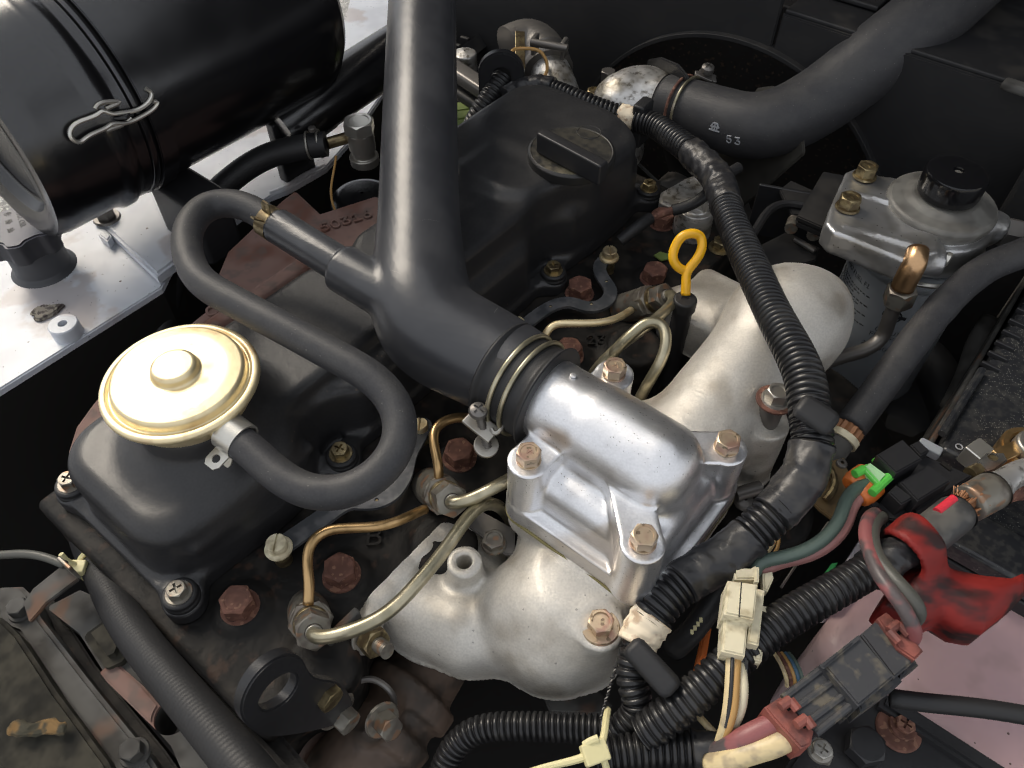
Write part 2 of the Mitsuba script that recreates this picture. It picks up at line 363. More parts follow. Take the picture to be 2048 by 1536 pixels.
M_BLACKP = mat('paint_gloss_black', (0.0045, 0.0045, 0.0055), lambda p, n, uv: 0.17 + 0.12 * F(p, 60, 2), spec=0.9, bump=lambda p, n, uv: 0.0004 * F(p, 22, 2))
M_SHROUD = mat('plastic_shroud', lambda p, n, uv: mix((0.014, 0.014, 0.015), (0.030, 0.028, 0.026), smoothstep(0.42, 0.8, F(p, 50)) * dr.clip(0.25 + n.z, 0, 1)), 0.55, spec=0.4)
M_BLACK = mat('plastic_black', (0.018, 0.018, 0.0195), 0.38, spec=0.5)
M_KNOB = mat('plastic_gloss_black', (0.006, 0.006, 0.007), 0.12, spec=0.5)
M_DARK = mat('soot_dark', (0.012, 0.011, 0.010), 0.8, spec=0.2)
def c_ground(p, n, uv):
    a, b, r = voronoi(p.x * 170, p.y * 170)
    return mix((0.52, 0.50, 0.46), (0.22, 0.215, 0.20), smoothstep(0.2, 0.9, r)) * (0.3 + 0.7 * smoothstep(0.0, 0.25, b - a))
M_GROUND = mat('asphalt_chips', c_ground, 0.8, spec=0.3)
M_YELLOW = mat('plastic_yellow', (0.80, 0.42, 0.015), 0.28, spec=0.5)
M_CREAM = mat('plastic_cream', lambda p, n, uv: mix((0.66, 0.60, 0.43), (0.42, 0.36, 0.23), smoothstep(0.45, 0.8, F(p, 220))), 0.42, spec=0.45)
M_TIE = mat('nylon_tie', (0.66, 0.60, 0.33), 0.36, spec=0.45)
M_GREEN = mat('plastic_green', (0.10, 0.50, 0.07), 0.35)
M_ORANGE = mat('plastic_orange', (0.62, 0.16, 0.03), 0.35)
M_BROWNRED = mat('plastic_brick_red', lambda p, n, uv: mix((0.25, 0.078, 0.060), (0.13, 0.05, 0.042), smoothstep(0.4, 0.75, F(p, 170))), 0.5)
M_CONN = mat('plastic_grey_dusty', lambda p, n, uv: mix((0.042, 0.043, 0.047), (0.15, 0.13, 0.095), 0.7 * smoothstep(0.50, 0.72, F(p, 210)) ), 0.5)
M_RED = mat('rubber_red_boot', lambda p, n, uv: mix(mix((0.27, 0.022, 0.018), (0.15, 0.012, 0.010), F(p, 60, 2)), (0.018, 0.012, 0.012), 0.95 * smoothstep(0.40, 0.66, fbm(p.x * 45 + p.y * 30, p.y * 95, p.z * 110, 4))), 0.55, spec=0.35)
M_TANK = mat('plastic_pink_tank', lambda p, n, uv: mix(mix(mix((0.52, 0.35, 0.355), (0.62, 0.47, 0.46), smoothstep(.3, .7, F(p, 16, 2))), (0.40, 0.27, 0.26), 0.5 * smoothstep(.55, .75, F(p, 60, 4))), (0.12, 0.08, 0.07), S(p, 230, 0.05, 0.22)), 0.38, spec=0.45)
M_TANKW = mat('plastic_white_tank', (0.70, 0.66, 0.68), 0.35)
def c_batt(p, n, uv):
    s = S(p, 850, 0.35, 0.36) * smoothstep(0.30, 0.62, F(p, 70)) + 0.10 * smoothstep(.4, .7, F(p, 320))
    return mix((0.018, 0.019, 0.022), (0.24, 0.23, 0.19), 0.8 * dr.clip(s, 0, 1))
M_BATT = mat('plastic_battery_flecked', c_batt, 0.3, spec=0.5)
M_MAT = mat('felt_heat_mat', lambda p, n, uv: mix((0.022, 0.021, 0.018), (0.050, 0.046, 0.036), smoothstep(0.3, 0.75, F(p, 130))), 0.9, spec=0.15, bump=lambda p, n, uv: 0.0006 * fbm(p.x * 420, p.y * 420, p.z * 420, 3))
M_FOAM = mat('foam_yellowed', lambda p, n, uv: mix((0.19, 0.12, 0.055), (0.06, 0.056, 0.042), smoothstep(0.4, 0.6, F(p, 180))), 0.9, spec=0.1)
M_CAN = mat('paint_can_grey', lambda p, n, uv: mix((0.30, 0.32, 0.34), (0.23, 0.25, 0.265), F(p, 60, 2)), 0.35, spec=0.5)
M_PRINT = mat('print_dark', (0.02, 0.022, 0.025), 0.5)
M_PRINTW = mat('print_pale', (0.30, 0.31, 0.33), 0.6)
M_WGREEN = mat('wire_green_grey', (0.085, 0.12, 0.10), 0.42)
M_WPINK = mat('wire_pink', (0.36, 0.17, 0.155), 0.42)
M_WGREY = mat('wire_dark_grey', (0.07, 0.07, 0.06), 0.45)
M_WREDD = mat('wire_red_grey', lambda p, n, uv: mix((0.25, 0.085, 0.085), (0.085, 0.070, 0.070), smoothstep(0.42, 0.62, F(p, 120))), 0.42)
M_WTAN = mat('wire_tan', lambda p, n, uv: mix((0.62, 0.50, 0.28), (0.40, 0.32, 0.20), smoothstep(0.45, 0.7, F(p, 200))), 0.4)
M_WYEL = mat('wire_orange', (0.45, 0.26, 0.085), 0.4)
M_STRAND = mat('copper_strands', (0.26, 0.12, 0.055), 0.5, metal=0.3)
M_WBLUE = mat('wire_blue', (0.06, 0.13, 0.20), 0.4)
M_WTAPE = mat('tape_white', lambda p, n, uv: mix((0.74, 0.64, 0.48), (0.45, 0.33, 0.22), smoothstep(0.5, 0.75, F(p, 240))), 0.55)
M_LGREEN = mat('paint_moss_green', (0.14, 0.19, 0.05), 0.5)
M_REDPAINT = mat('paint_red_mark', (0.55, 0.03, 0.02), 0.5)
M_CORE = mat('radiator_core', lambda p, n, uv: mix((0.007, 0.006, 0.006), (0.040, 0.024, 0.014), smoothstep(0.62, 0.85, F(p, 330, 2))), 0.7)
M_BEIGE = mat('paint_beige_fan', lambda p, n, uv: mix((0.060, 0.056, 0.048), (0.032, 0.030, 0.027), F(p, 80, 2)), 0.5)

# ------------------------------------------------------------------ small hardware
def hexagon(af):
    R = af / math.sqrt(3)
    return [(R * math.cos(math.pi / 6 + k * math.pi / 3), R * math.sin(math.pi / 6 + k * math.pi / 3)) for k in range(6)]
def hexprism(af, h, ch=0.12, dish=0.0, bothends=False, hole=0.0):
    b = m3.CrossSection([hexagon(af)]).extrude(h)
    R = af / math.sqrt(3)
    k = (R - af / 2 * 0.96)
    pr = [(0, -0.001), (R * 1.05, -0.001), (R * 1.05, h - k * 0.75), (af / 2 * 0.95, h), (0, h)] if not bothends else \
         [(0, 0), (af / 2 * 0.95, 0), (R * 1.05, k * 0.75), (R * 1.05, h - k * 0.75), (af / 2 * 0.95, h), (0, h)]
    b = b ^ m3.CrossSection([pr]).revolve(40)
    if dish:
        b = b - m3.Manifold.cylinder(dish * 2, af * 0.36, af * 0.40, 32).translate((0, 0, h - dish))
    if hole:
        b = b - m3.Manifold.cylinder(h * 3, hole, hole, 32).translate((0, 0, -h))
    return b
def phillips(r, d):
    a = m3.Manifold.cube((2 * r, r * 0.42, 2 * d), True) + m3.Manifold.cube((r * 0.42, 2 * r, 2 * d), True)
    return a
def bolt(holder, pos, axis=(0, 0, 1), af=0.010, h=0.006, flange=0.0, fh=0.0012, washer=0.0, wh=0.0012, mat=None, wmat=None, dish=0.0, mark=0, cross=False, roll=0.0, name='bolt', label=None):
    """A hexagon bolt head whose underside sits at pos."""
    base = m3.Manifold()
    z = 0.0
    k = None
    side = np.cos(roll) * E1 + np.sin(roll) * ER
    if flange:
        base = base + m3.Manifold.cylinder(fh, flange, flange * 0.93, 40)
        z = fh * 0.8
    hd = hexprism(af, h, dish=dish)
    if cross:
        hd = hd - phillips(af * 0.33, 0.0017).translate((0, 0, h))
    if mark == 4:
        hd = hd + (m3.Manifold.cube((af * .3, af * .06, .0006), True) + m3.Manifold.cube((af * .06, af * .42, .0006), True).translate((af * .08, 0, 0))).translate((0, 0, h - dish))
    elif mark == 7:
        hd = hd + (m3.Manifold.cube((af * .32, af * .07, .0006), True).translate((0, af * .16, 0)) + m3.Manifold.cube((af * .07, af * .4, .0006), True).rotate((0, 0, -20)).translate((af * .04, 0, 0))).translate((0, 0, h - dish))
    base = base + hd.translate((0, 0, z))
    up = unit(axis)
    off = 0.0
    if washer:
        off = wh
    k = part(holder, name, put(base, np.asarray(pos) + up * off, axis, side), mat or M_BOLT, smooth=28, label=label)
    if washer:
        part(k, 'washer', put(rlathe([(0.001, 0), (washer, 0), (washer, wh), (0.001, wh)], 0.0004, 36), pos, axis), wmat or mat or M_BOLT, smooth=30)
    return k

# ------------------------------------------------------------------ the ground and the dark well of the bay
solo('ground', trimesh.creation.box((60, 60, 0.02), trimesh.transformations.translation_matrix((0, 0, -0.62))), M_GROUND, 'pale chipped asphalt seen through the gaps of the bay', None, kind='structure')

# the raised engine hood that stands open over the far side of the bay and keeps the light off it
hd_ = thing('raised_hood', 'black underside of the raised engine hood beyond the radiator', 'hood')
def hood_panel(pts, th=0.03):
    p = np.array([W(*q) for q in pts]); n = unit(np.cross(p[1] - p[0], p[3] - p[0]))
    v = np.vstack([p, p + n * th]); f = [[0, 1, 2], [0, 2, 3], [4, 6, 5], [4, 7, 6]] + [x for i in range(4) for x in ([i, i + 4, (i + 1) % 4], [(i + 1) % 4, i + 4, (i + 1) % 4 + 4])]
    return trimesh.Trimesh(v, f)
part(hd_, 'panel', hood_panel([(0.86, -0.62, 0.10), (0.86, 1.1, 0.10), (0.55, 1.1, 0.85), (0.55, -0.62, 0.85)]), M_SHROUD, smooth=False)

# engine block under the head
def blockbox(a0, a1, r0, r1, z0, z1, r=0.004):
    return put(rbox(a1 - a0, r1 - r0, z1 - z0, r), W((a0 + a1) / 2, (r0 + r1) / 2, (z0 + z1) / 2))
t = thing('engine_block', 'dark oily iron engine block deep under the cylinder head', 'engine block')
part(t, 'crankcase', eng(rbox(0.50, 0.17, 0.30, 0.01).translate((0.20, -0.02, -0.29))), M_DARK)

# ------------------------------------------------------------------ cylinder head
head = thing('cylinder_head', 'dark oily cast iron cylinder head carrying rusty bolts and injectors', 'cylinder head')
HB = [(475, 1205), (680, 1140), (918, 905), (1138, 700), (1160, 575), (1310, 545), (1325, 435)]
INJ = [(887, 992), (622, 1252), (1290, 602)]
def f_head(p):
    d = d_box(p, (0.215, -0.02, -0.07), (0.232, 0.095, 0.07), 0.004)
    for x, y in HB:
        a, r = L(x, y, 0.008)
        d = smin(d, d_cyl(p, (a, r, -0.05), (a, r, 0.002), 0.0125, 0.002), 0.006)
    for a, r in ((0.105, 0.073), (0.022, 0.072), (0.285, 0.073)):
        d = smin(d, d_cyl(p, (a, r, -0.05), (a, r + 0.004, 0.006), 0.017, 0.004), 0.012)
    for a, r in ((0.17, 0.072), (0.235, 0.072), (0.35, 0.07)):
        d = smin(d, d_cyl(p, (a, r, -0.05), (a, r, -0.002), 0.015, 0.003), 0.012)
    lump = meshkit.fbm(p * 42, 2, 5) - 0.5
    return d + 0.002 * lump
part(head, 'casting', eng(snet(f_head, (-0.075, -0.13, -0.10), (0.465, 0.10, 0.012), 0.0024)), M_IRON, smooth=True)
for i, (x, y) in enumerate(HB):
    bolt(head, U(x, y, 0.008) - [0, 0, 0.007], af=0.0146, h=0.0092, flange=0.0104, fh=0.0022, mat=M_RUST, dish=0.0002, roll=0.35 + 0.4 * i)
# cast letters on the head
for txt, x, y, hh, rot in (('B', 728, 1092, 0.011, 0.0), ('23', 1172, 690, 0.008, 0.0)):
    g = meshkit.text_mesh(txt, hh, 0.0015)
    part(head, 'cast_letter', put(g, U(x, y, 0.002) - [0, 0, 0.0006], (0, 0, 1), ER * 0.75 + E1 * 0.66), M_IRON, smooth=False)

# ------------------------------------------------------------------ exhaust manifold shield on the far side
t = thing('exhaust_heat_shield', 'flat rust brown exhaust heat shield with raised cast numbers beside the cover', 'heat shield')
sh = Polygon([(0.006, -0.100), (0.0102, -0.1034), (0.0218, -0.1150), (0.0346, -0.1214), (0.0431, -0.1251), (0.1206, -0.1336), (0.145, -0.154), (0.1645, -0.1685), (0.2214, -0.183), (0.2365, -0.185), (0.2297, -0.151), (0.2676, -0.1357), (0.28, -0.100)]).buffer(-0.002).buffer(0.002)
part(t, 'plate', eng(tm(slab(sh, 0.03, 0.002)).apply_translation((0, 0, 0.0))), M_SHIELD)
part(t, 'rib', eng(rbox(0.11, 0.012, 0.010, 0.004).translate((0.150, -0.118, 0.029))), M_SHIELD)
for txt, x, y, hh in (('50316', 642, 466, 0.0085), ('O', 413, 636, 0.008)):
    g = meshkit.text_mesh(txt, hh, 0.0012, bold=True)
    part(t, 'cast_number', put(g, U(x, y, 0.0305), (0, 0, 1), U(716, 440, .03) - U(644, 462, .03)), M_SHIELD, smooth=False)

# ------------------------------------------------------------------ valve cover
CB = [(0.0, 0.0), (0.1056, 0.0), (0.2984, 0.0), (0.4163, 0.0), (0.0012, -0.0977), (0.19, -0.0977), (0.40, -0.0977)]
cover = thing('valve_cover', 'satin black pressed valve cover along the top of the engine', 'valve cover')
def f_cover(p):
    a, r, z = p.T
    fl = d_prism(p, (0.2085, -0.0488, 0.0045), (0.2140, 0.0475, 0.0045), 0.016, 0.0015)
    for x, y in CB:
        fl = smin(fl, d_cyl(p, (x, y, 0.0), (x, y, 0.009), 0.0100, 0.0015), 0.010)
    fl = smax(fl, -(d_prism(p, (0.2085, -0.0488, 0.02), (0.2055, 0.039, 0.014), 0.018, 0.001)), 0.002)   # lip with a groove inside it
    body = d_prism(p, (0.2085, -0.0495, 0.010), (0.2070, 0.0465, 0.036), 0.022, 0.009)                    # low body, z up to 0.046
    rear = d_prism(p, (0.052, -0.0495, 0.010), (0.0515, 0.0475, 0.0375), 0.030, 0.011)
    body = smin(body, rear, 0.006)
    mid = d_prism(p, (0.185, -0.054, 0.02), (0.12, 0.036, 0.036), 0.012, 0.006)
    body = smin(body, mid, 0.006)
    fr = d_prism(p, (0.345, -0.0625, 0.030), (0.0600, 0.0455, 0.0405), 0.022, 0.006)                      # tall front, set back
    fr2 = d_prism(p, (0.3640, -0.0500, 0.030), (0.0415, 0.0510, 0.0395), 0.026, 0.010)                    # and its full-width end
    fr3 = d_prism(p, (0.275, -0.0420, 0.030), (0.062, 0.0300, 0.0375), 0.012, 0.005)
    fr = smin(smin(fr, fr2, 0.012), fr3, 0.010)
    body = smin(body, fr, 0.008)
    for x, y in CB[1:3] + CB[5:6]:                                                                        # walls step in round the bolts
        sg = 1 if y > -0.04 else -1
        body = smax(body, -d_cap(p, (x, y + 0.006 * sg, 0.0), (x, y + 0.010 * sg, 0.12), 0.0225, 0.023), 0.008)
    neck = d_cap(p, (0.059, -0.0415, 0.02), (0.059, -0.0415, 0.062), 0.042, 0.0275)
    body = smin(body, smax(neck, z - 0.074, 0.004), 0.020)
    body = smin(body, d_cap(p, (0.018, -0.0035, 0.030), (0.090, -0.0035, 0.034), 0.0030), 0.006)                 # pressed bead on the near wall
    body = smax(body, -d_box(p, (0.205, -0.05, -0.03), (0.3, 0.08, 0.031), 0.0), 0.0008)
    return smin(fl, body, 0.006)
part(cover, 'shell', eng(snet(f_cover, (-0.02, -0.118, -0.004), (0.438, 0.020, 0.080), 0.00145)), M_COVER, smooth=True)
for i, (a, r) in enumerate(CB[:5]):
    q = W(a, r, 0.0085)
    kb_ = bolt(cover, q + [0, 0, 0.0055], af=0.0088, h=0.0048, flange=0.0068, fh=0.0012, mat=M_BRASSY if i not in (0, 4) else M_NUT, cross=True, roll=0.3 + i)
    part(kb_, 'rubber_grommet', put(rlathe([(0.002, 0), (0.0090, 0), (0.0090, 0.0022), (0.0084, 0.003), (0.0087, 0.0052), (0.0076, 0.0062), (0.002, 0.0062)], 0.0006), q), M_DARKRUB)
solo('red_paint_mark', put(rlathe([(0.0001, 0), (0.002, 0), (0.0018, 0.0002), (0.0001, 0.0003)], 0.0001, 16).apply_scale((1, .5, 1)), U(1007, 348, 0.071), (0, 0, 1), CR), M_REDPAINT, 'tiny red paint dab on top of the valve cover near the filler cap', 'paint mark')

# oil filler cap
t = thing('oil_filler_cap', 'worn black oil filler cap with a raised finger grip bar', 'oil filler cap')
oc = U(1143, 306, 0.0755)
part(t, 'disc', put(rlathe([(0.0001, -0.008), (0.0235, -0.008), (0.0285, -0.005), (0.0288, 0.001), (0.0268, 0.0026), (0.0262, 0.0022), (0.0001, 0.0022)], 0.0008, 64), oc),
     mat('plastic_worn_dusty', lambda p, n, uv: mix((0.016, 0.016, 0.016), (0.12, 0.105, 0.072), smoothstep(0.20, 0.75, F(p, 230)) * smoothstep(0.8, 0.97, n.z) * (0.25 + 0.75 * smoothstep(0.0, -0.02, (p.x - float(oc[0])) * 0.35 + (p.y - float(oc[1])) * 0.94 + 0.004))), 0.42, bump=lambda p, n, uv: 0.0001 * N(p, 1500)))
g0, g1 = U(1082, 278, 0.0865), U(1206, 344, 0.0865)
gd = unit(g1 - g0)
bar = rbox(np.linalg.norm(g1 - g0) * 1.02, 0.0084, 0.0145, 0.0014)
part(t, 'grip_bar', put(bar, (g0 + g1) / 2 - [0, 0, 0.001], (0, 0, 1), gd), M_BLACK, smooth=30)
em = U(1178, 264, 0.0778)
part(t, 'emblem_ring', put(rlathe([(0.0074, 0), (0.0083, 0), (0.0081, 0.0003), (0.0076, 0.0003), (0.0074, 0)], 0.0001, 40), em), 'plastic_worn_dusty')

# ------------------------------------------------------------------ gold breather valve
pc = W(0.0590, -0.0415, 0.0)
t = thing('breather_valve', 'gold plated round crankcase breather valve shaped like a lidded tin', 'breather valve')
part(t, 'lower_bowl', put(rlathe([(0.0001, 0.071), (0.026, 0.072), (0.0305, 0.076), (0.0318, 0.0865), (0.0330, 0.0875), (0.0001, 0.0875)], 0.003, 72), pc), M_GOLD)
part(t, 'lid', put(rlathe([(0.0001, 0.0862), (0.0362, 0.0862), (0.0368, 0.0880), (0.0360, 0.0898), (0.0335, 0.0902), (0.0322, 0.0888), (0.0312, 0.0890), (0.0306, 0.0925), (0.0296, 0.0938), (0.0240, 0.0946), (0.0108, 0.0950), (0.0106, 0.0985), (0.0092, 0.0998), (0.0040, 0.1002), (0.0001, 0.1003)], 0.0012, 96), pc), M_GOLD, smooth=True)
pv = U(440, 852, 0.0800)
pd = unit((U(486, 890, 0.0775) - pv))
part(t, 'outlet_pipe', tube([pv - pd * 0.016, pv + pd * 0.02], 0.0062, 24), M_GOLD)

# ------------------------------------------------------------------ rubber breather hose
hose_pts = path((458, 868, .0790), (500, 900, .0770), (560, 952, .0745), (632, 984, .074), (706, 976, .076), (764, 938, .080), (797, 880, .085), (790, 812, .090), (742, 755, .0945), (660, 706, .097), (560, 652, .099), (462, 600, .100), (402, 560, .101), (376, 508, .101), (380, 452, .101), (420, 412, .100), (470, 408, .099), (520, 428, .097), (552, 450, .095))
solo('breather_hose', tube(hose_pts, 0.0079, 32, 0.0025, prof=lambda s, th: 0.00025 * (meshkit.fbm(np.stack(np.broadcast_arrays(s * 60, np.cos(th), np.sin(th)), -1), 2, 3) - .5)), M_RUBBER,
     'thick dusty black rubber hose bent in an S over the valve cover', 'hose', smooth=True)
def tang(pts, i):
    return unit(pts[min(i + 1, len(pts) - 1)] - pts[max(i - 1, 0)])
# spring clamp of bright steel at the gold valve
def spring_clamp(key, pos, axis, rad, width, mat, ear, out=0.008):
    ring = Polygon([(x, y) for x, y in zip((rad + .0011) * np.cos(np.linspace(0, 2 * np.pi, 64)), (rad + .0011) * np.sin(np.linspace(0, 2 * np.pi, 64)))]).difference(Point(0, 0).buffer(rad + .0001, 32))
    part(key, 'band', put(slab(ring, width, 0.0), np.asarray(pos) - unit(axis) * width / 2, axis), mat)
    ear = unit(np.asarray(ear) - (np.asarray(ear) @ unit(axis)) * unit(axis))
    for s_, nm in ((1, 'ear'), (-1, 'ear')):
        tg = unit(np.cross(unit(axis), ear)) * s_
        w = width * (0.55 if s_ > 0 else 0.8)
        pl = Polygon([(-w / 2, -.001), (w / 2, -.001), (w / 2, out * .75), (w * .3, out), (-w * .3, out), (-w / 2, out * .75)])
        if s_ < 0:
            pl = pl.difference(Point(0, out * .5).buffer(w * .24))
        m = tm(slab(pl, 0.0009, 0.0))
        fr = np.eye(4); d = unit(ear + tg * 0.45)
        fr[:3, 0], fr[:3, 1], fr[:3, 2] = unit(axis), d, np.cross(unit(axis), d); fr[:3, 3] = np.asarray(pos) + ear * rad + tg * 0.0022
        m.apply_transform(fr); part(key, nm, m, mat)
t = thing('hose_clamp', 'bright spring band clamp on the hose end at the gold valve', 'hose clamp')
cp = U(470, 872, .0785)
spring_clamp(t, cp, unit(hose_pts[1] - hose_pts[0]), 0.0080, 0.0105, M_BRIGHT, U(440, 905, .074) - cp + np.array([0, 0, -.002]), 0.0095)
t = thing('hose_clamp', 'brass toned spring clamp with two ears where hose meets the duct branch', 'hose clamp')
cp = U(541, 446, .0952)
spring_clamp(t, cp, unit(hose_pts[-1] - hose_pts[-2]), 0.0080, 0.0075, M_BRASSY, U(530, 425, .11) - cp, 0.008)

# ------------------------------------------------------------------ big plastic intake duct
DP = path((1046, 760, .0760), (980, 720, .0762), (918, 688, .0772), (866, 652, .0800), (844, 604, .0845), (838, 500, .0915), (838, 400, .0995), (839, 300, .108), (841, 180, .1175), (845, 0, .133), (850, -140, .147), (858, -300, .165))
DR = [0.0242, 0.0256, 0.0272, 0.0282, 0.0272, 0.0234, 0.0222, 0.0222, 0.0223, 0.0224, 0.0226, 0.0226]
q_d, t_d = curve(DP, 0.006)
r_d = np.interp(t_d, np.linspace(0, 1, len(DP)), DR)
from scipy.spatial import cKDTree
from scipy.ndimage import gaussian_filter1d
q_f, t_f = curve(DP, 0.0004)
r_f = gaussian_filter1d(np.interp(t_f, np.linspace(0, 1, len(DP)), DR), 40, mode='nearest')
tree_d = cKDTree(q_f)
N0, N1, N2 = U(552, 450, .0950), U(690, 540, .0925), U(800, 605, .0905)
def f_duct(p):
    dd, ii = tree_d.query(p, workers=-1)
    d = dd - r_f[ii]
    c = d_cyl(p, N1 + (N1 - N2) * 0.08, N2, 0.0130, 0.002)
    d = smin(d, c, 0.0025)
    d = smin(d, d_cyl(p, N0, N2, 0.0098, 0.001), 0.001)
    e = unit(DP[0] - DP[1])
    return smax(d, (p - DP[0]) @ e, 0.002)
lo = np.minimum(q_d[q_d[:, 1] < 0.6].min(0), N0) - 0.04
hi = q_d.max(0) + 0.04
lo = np.array([min(lo[0], N0[0] - .015), lo[1], 0.045]); hi = np.array([hi[0], 0.66, 0.19])
sd_ = np.cross(CF, unit(q_d[-1] - q_d[len(q_d) // 2])); sd_ = -unit(sd_)
duct = thing('intake_duct', 'large smooth black plastic air intake duct with side branch', 'air duct')
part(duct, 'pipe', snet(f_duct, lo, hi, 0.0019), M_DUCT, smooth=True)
k0 = int(len(q_d) * .42)
part(duct, 'mould_seam', tube(np.array([q_d[i] + (r_d[i] - .0001) * unit(CR * .93 + np.array([0, -.1, .36])) for i in range(k0, len(q_d))]), .0005, 6, .004), M_DUCT, smooth=True)
# rubber coupling between duct and casting
AX = unit(W(.168, .09, .088) - W(.168, .05, .088))
cpl = thing('duct_coupling', 'ribbed black rubber coupling joining the duct to the aluminium elbow', 'coupling')
A0, A1 = W(0.1670, .064, .0758), W(0.168, .0935, .0755)
def prf(s, th):
    u = s / 0.031
    lip = np.exp(-((u - 0.06) / 0.055) ** 2) + np.exp(-((u - 0.93) / 0.06) ** 2)
    return 0.0028 * lip
part(cpl, 'sleeve', tube([A0 + (A1 - A0) * k for k in np.linspace(0, 1, 40)], 0.0243, 64, prof=prf, raw=True), M_DARKRUB, smooth=True)
t = thing('wire_clamp', 'double wire hose clamp with a cross head screw around the coupling', 'hose clamp')
def ringpath(c, axis, rad, a0, a1, n=48, side=None):
    m = frame(c, axis, side)
    th = np.linspace(a0, a1, n)
    return np.stack([m[:3, 3] + rad * (math.cos(k) * m[:3, 0] + math.sin(k) * m[:3, 1]) for k in th])
for u in (0.42, 0.66):
    c = A0 + (A1 - A0) * u
    part(t, 'wire', tube(ringpath(c, AX, 0.0253, 0, 2 * np.pi * 0.999, 80, E1), 0.00125, 10, raw=True), M_PIPE, smooth=True)
sp = U(962, 850, 0.070)
part(t, 'bracket_plate', put(rbox(0.0165, 0.0095, 0.0022, 0.0005), sp - [0, 0, 0.0005], (0.15, -0.25, 1), U(1000, 880, .070) - U(930, 835, .070)), M_ZINC)
part(t, 'lower_plate', put(rlathe([(0.0001, 0), (0.0062, 0), (0.0062, .0022), (0.0001, .0022)], .0006, 32), U(972, 893, 0.058), (0.15, -0.25, 1)), M_ZINC)
part(t, 'screw_shank', tube(np.array([U(956, 820, .0785), U(975, 893, .059)]), 0.0021, 14, 0.0004, prof=lambda s, th: 0.00025 * np.sin(2 * np.pi * (s / 0.0011 + th / 6.2832))), M_STEELD)
hd = m3.CrossSection([[(0, 0), (0.0043, 0), (0.0046, .001), (0.0040, .0027), (0.0026, .0036), (0, .0040)]]).revolve(32) - phillips(.0028, .0016).translate((0, 0, .004))
part(t, 'screw_head', put(hd, U(956, 824, .0785), (0.12, -0.22, 1)), M_STEELD, smooth=35)
part(t, 'hook', tube(path((1003, 830, .074), (1001, 858, .070), (990, 866, .069), (983, 858, .0695)), 0.0013, 10, .001), M_ZINC)

# ------------------------------------------------------------------ aluminium intake elbow
elbow = thing('intake_elbow', 'shiny die cast aluminium intake elbow held by four bolts', 'intake elbow')
EC = [(0.1345, 0.1076), (0.2016, 0.1084), (0.1973, 0.1736), (0.132, 0.1707)]
ea, er_ = 0.168, 0.141
def f_elbow(p):
    a, r, z = p.T
    cyl = d_cyl(p, (ea, 0.080, 0.0755), (ea, 0.1725, 0.0755), 0.0207, 0.016)
    cyl = smin(cyl, d_cyl(p, (ea, 0.106, 0.0755), (ea, 0.1705, 0.0755), 0.0215, 0.0165), 0.002)
    zz = np.clip((z - 0.040) / 0.03, 0, 1)
    hw = 0.0375 - 0.0035 * zz
    q = p.copy(); q[:, 0] = ea + (a - ea) * 0.0375 / hw; q[:, 1] = er_ + (r - er_) * 0.0375 / hw
    body = d_prism(q, (ea, er_, 0.0465), (0.0370, 0.0380, 0.0180), 0.012, 0.010) * 0.9
    d = smin(cyl, body, 0.008)
    d = smin(d, d_prism(p, (ea, er_ - 0.0005, 0.0385), (0.0430, 0.0442, 0.0058), 0.012, 0.0010), 0.004)
    for x, y in EC:
        b = d_cyl(p, (x, y, 0.034), (x, y, 0.0745), 0.0098, 0.0006)
        if y < 0.12:
            cx, cy = x + (0.024 if x < ea else -0.024), y
        else:
            cx, cy = ea + (x - ea) * 0.42, er_ + (y - er_) * 0.30
        v = np.array([x - cx, y - cy]); ln = np.hypot(*v); v /= ln
        pa = (p[:, 0] - cx) * v[0] + (p[:, 1] - cy) * v[1]; pb = (p[:, 0] - cx) * -v[1] + (p[:, 1] - cy) * v[0]
        w = np.maximum(np.maximum(np.abs(pa - ln / 2) - ln / 2, np.abs(pb) - 0.0092), np.abs(z - 0.057) - 0.0175)
        d = smin(d, np.minimum(b, w), 0.0028)
    flat = np.full(len(p), 9.0)
    d = smax(d, -d_cyl(p, (ea, 0.05, 0.0755), (ea, 0.0915, 0.0755), 0.0188), 0.001)
    return d + 0.0006 * (meshkit.noise(p * 90, 2) - 0.5)
part(elbow, 'casting', eng(snet(f_elbow, (0.112, 0.078, 0.030), (0.224, 0.196, 0.120), 0.00095)), M_ALU, smooth=48)
for i, (a, r) in enumerate(EC):
    bolt(elbow, W(a, r, 0.0746), af=0.0100, h=0.0062, washer=0.0058, wh=0.0009, mat=M_BOLT, mark=4 if i < 2 else 0, dish=0.0004, roll=[.2, .55, .1, .45][i])
part(elbow, 'gasket', eng(tm(slab(sbox(ea - .0437, er_ - .0448, ea + .0437, er_ + .0438).buffer(-.011).buffer(.011), 0.0014, 0)).apply_translation((0, 0, 0.0312))), mat('gasket_olive', (0.20, 0.17, 0.07), 0.6))
part(elbow, 'pip', put(rlathe([(.0001, 0), (.0017, 0), (.0016, .0009), (.0001, .001)], .0003, 16), W(ea + 0.004, 0.1035, 0.0962), (0, 0, 1)), M_ALU)

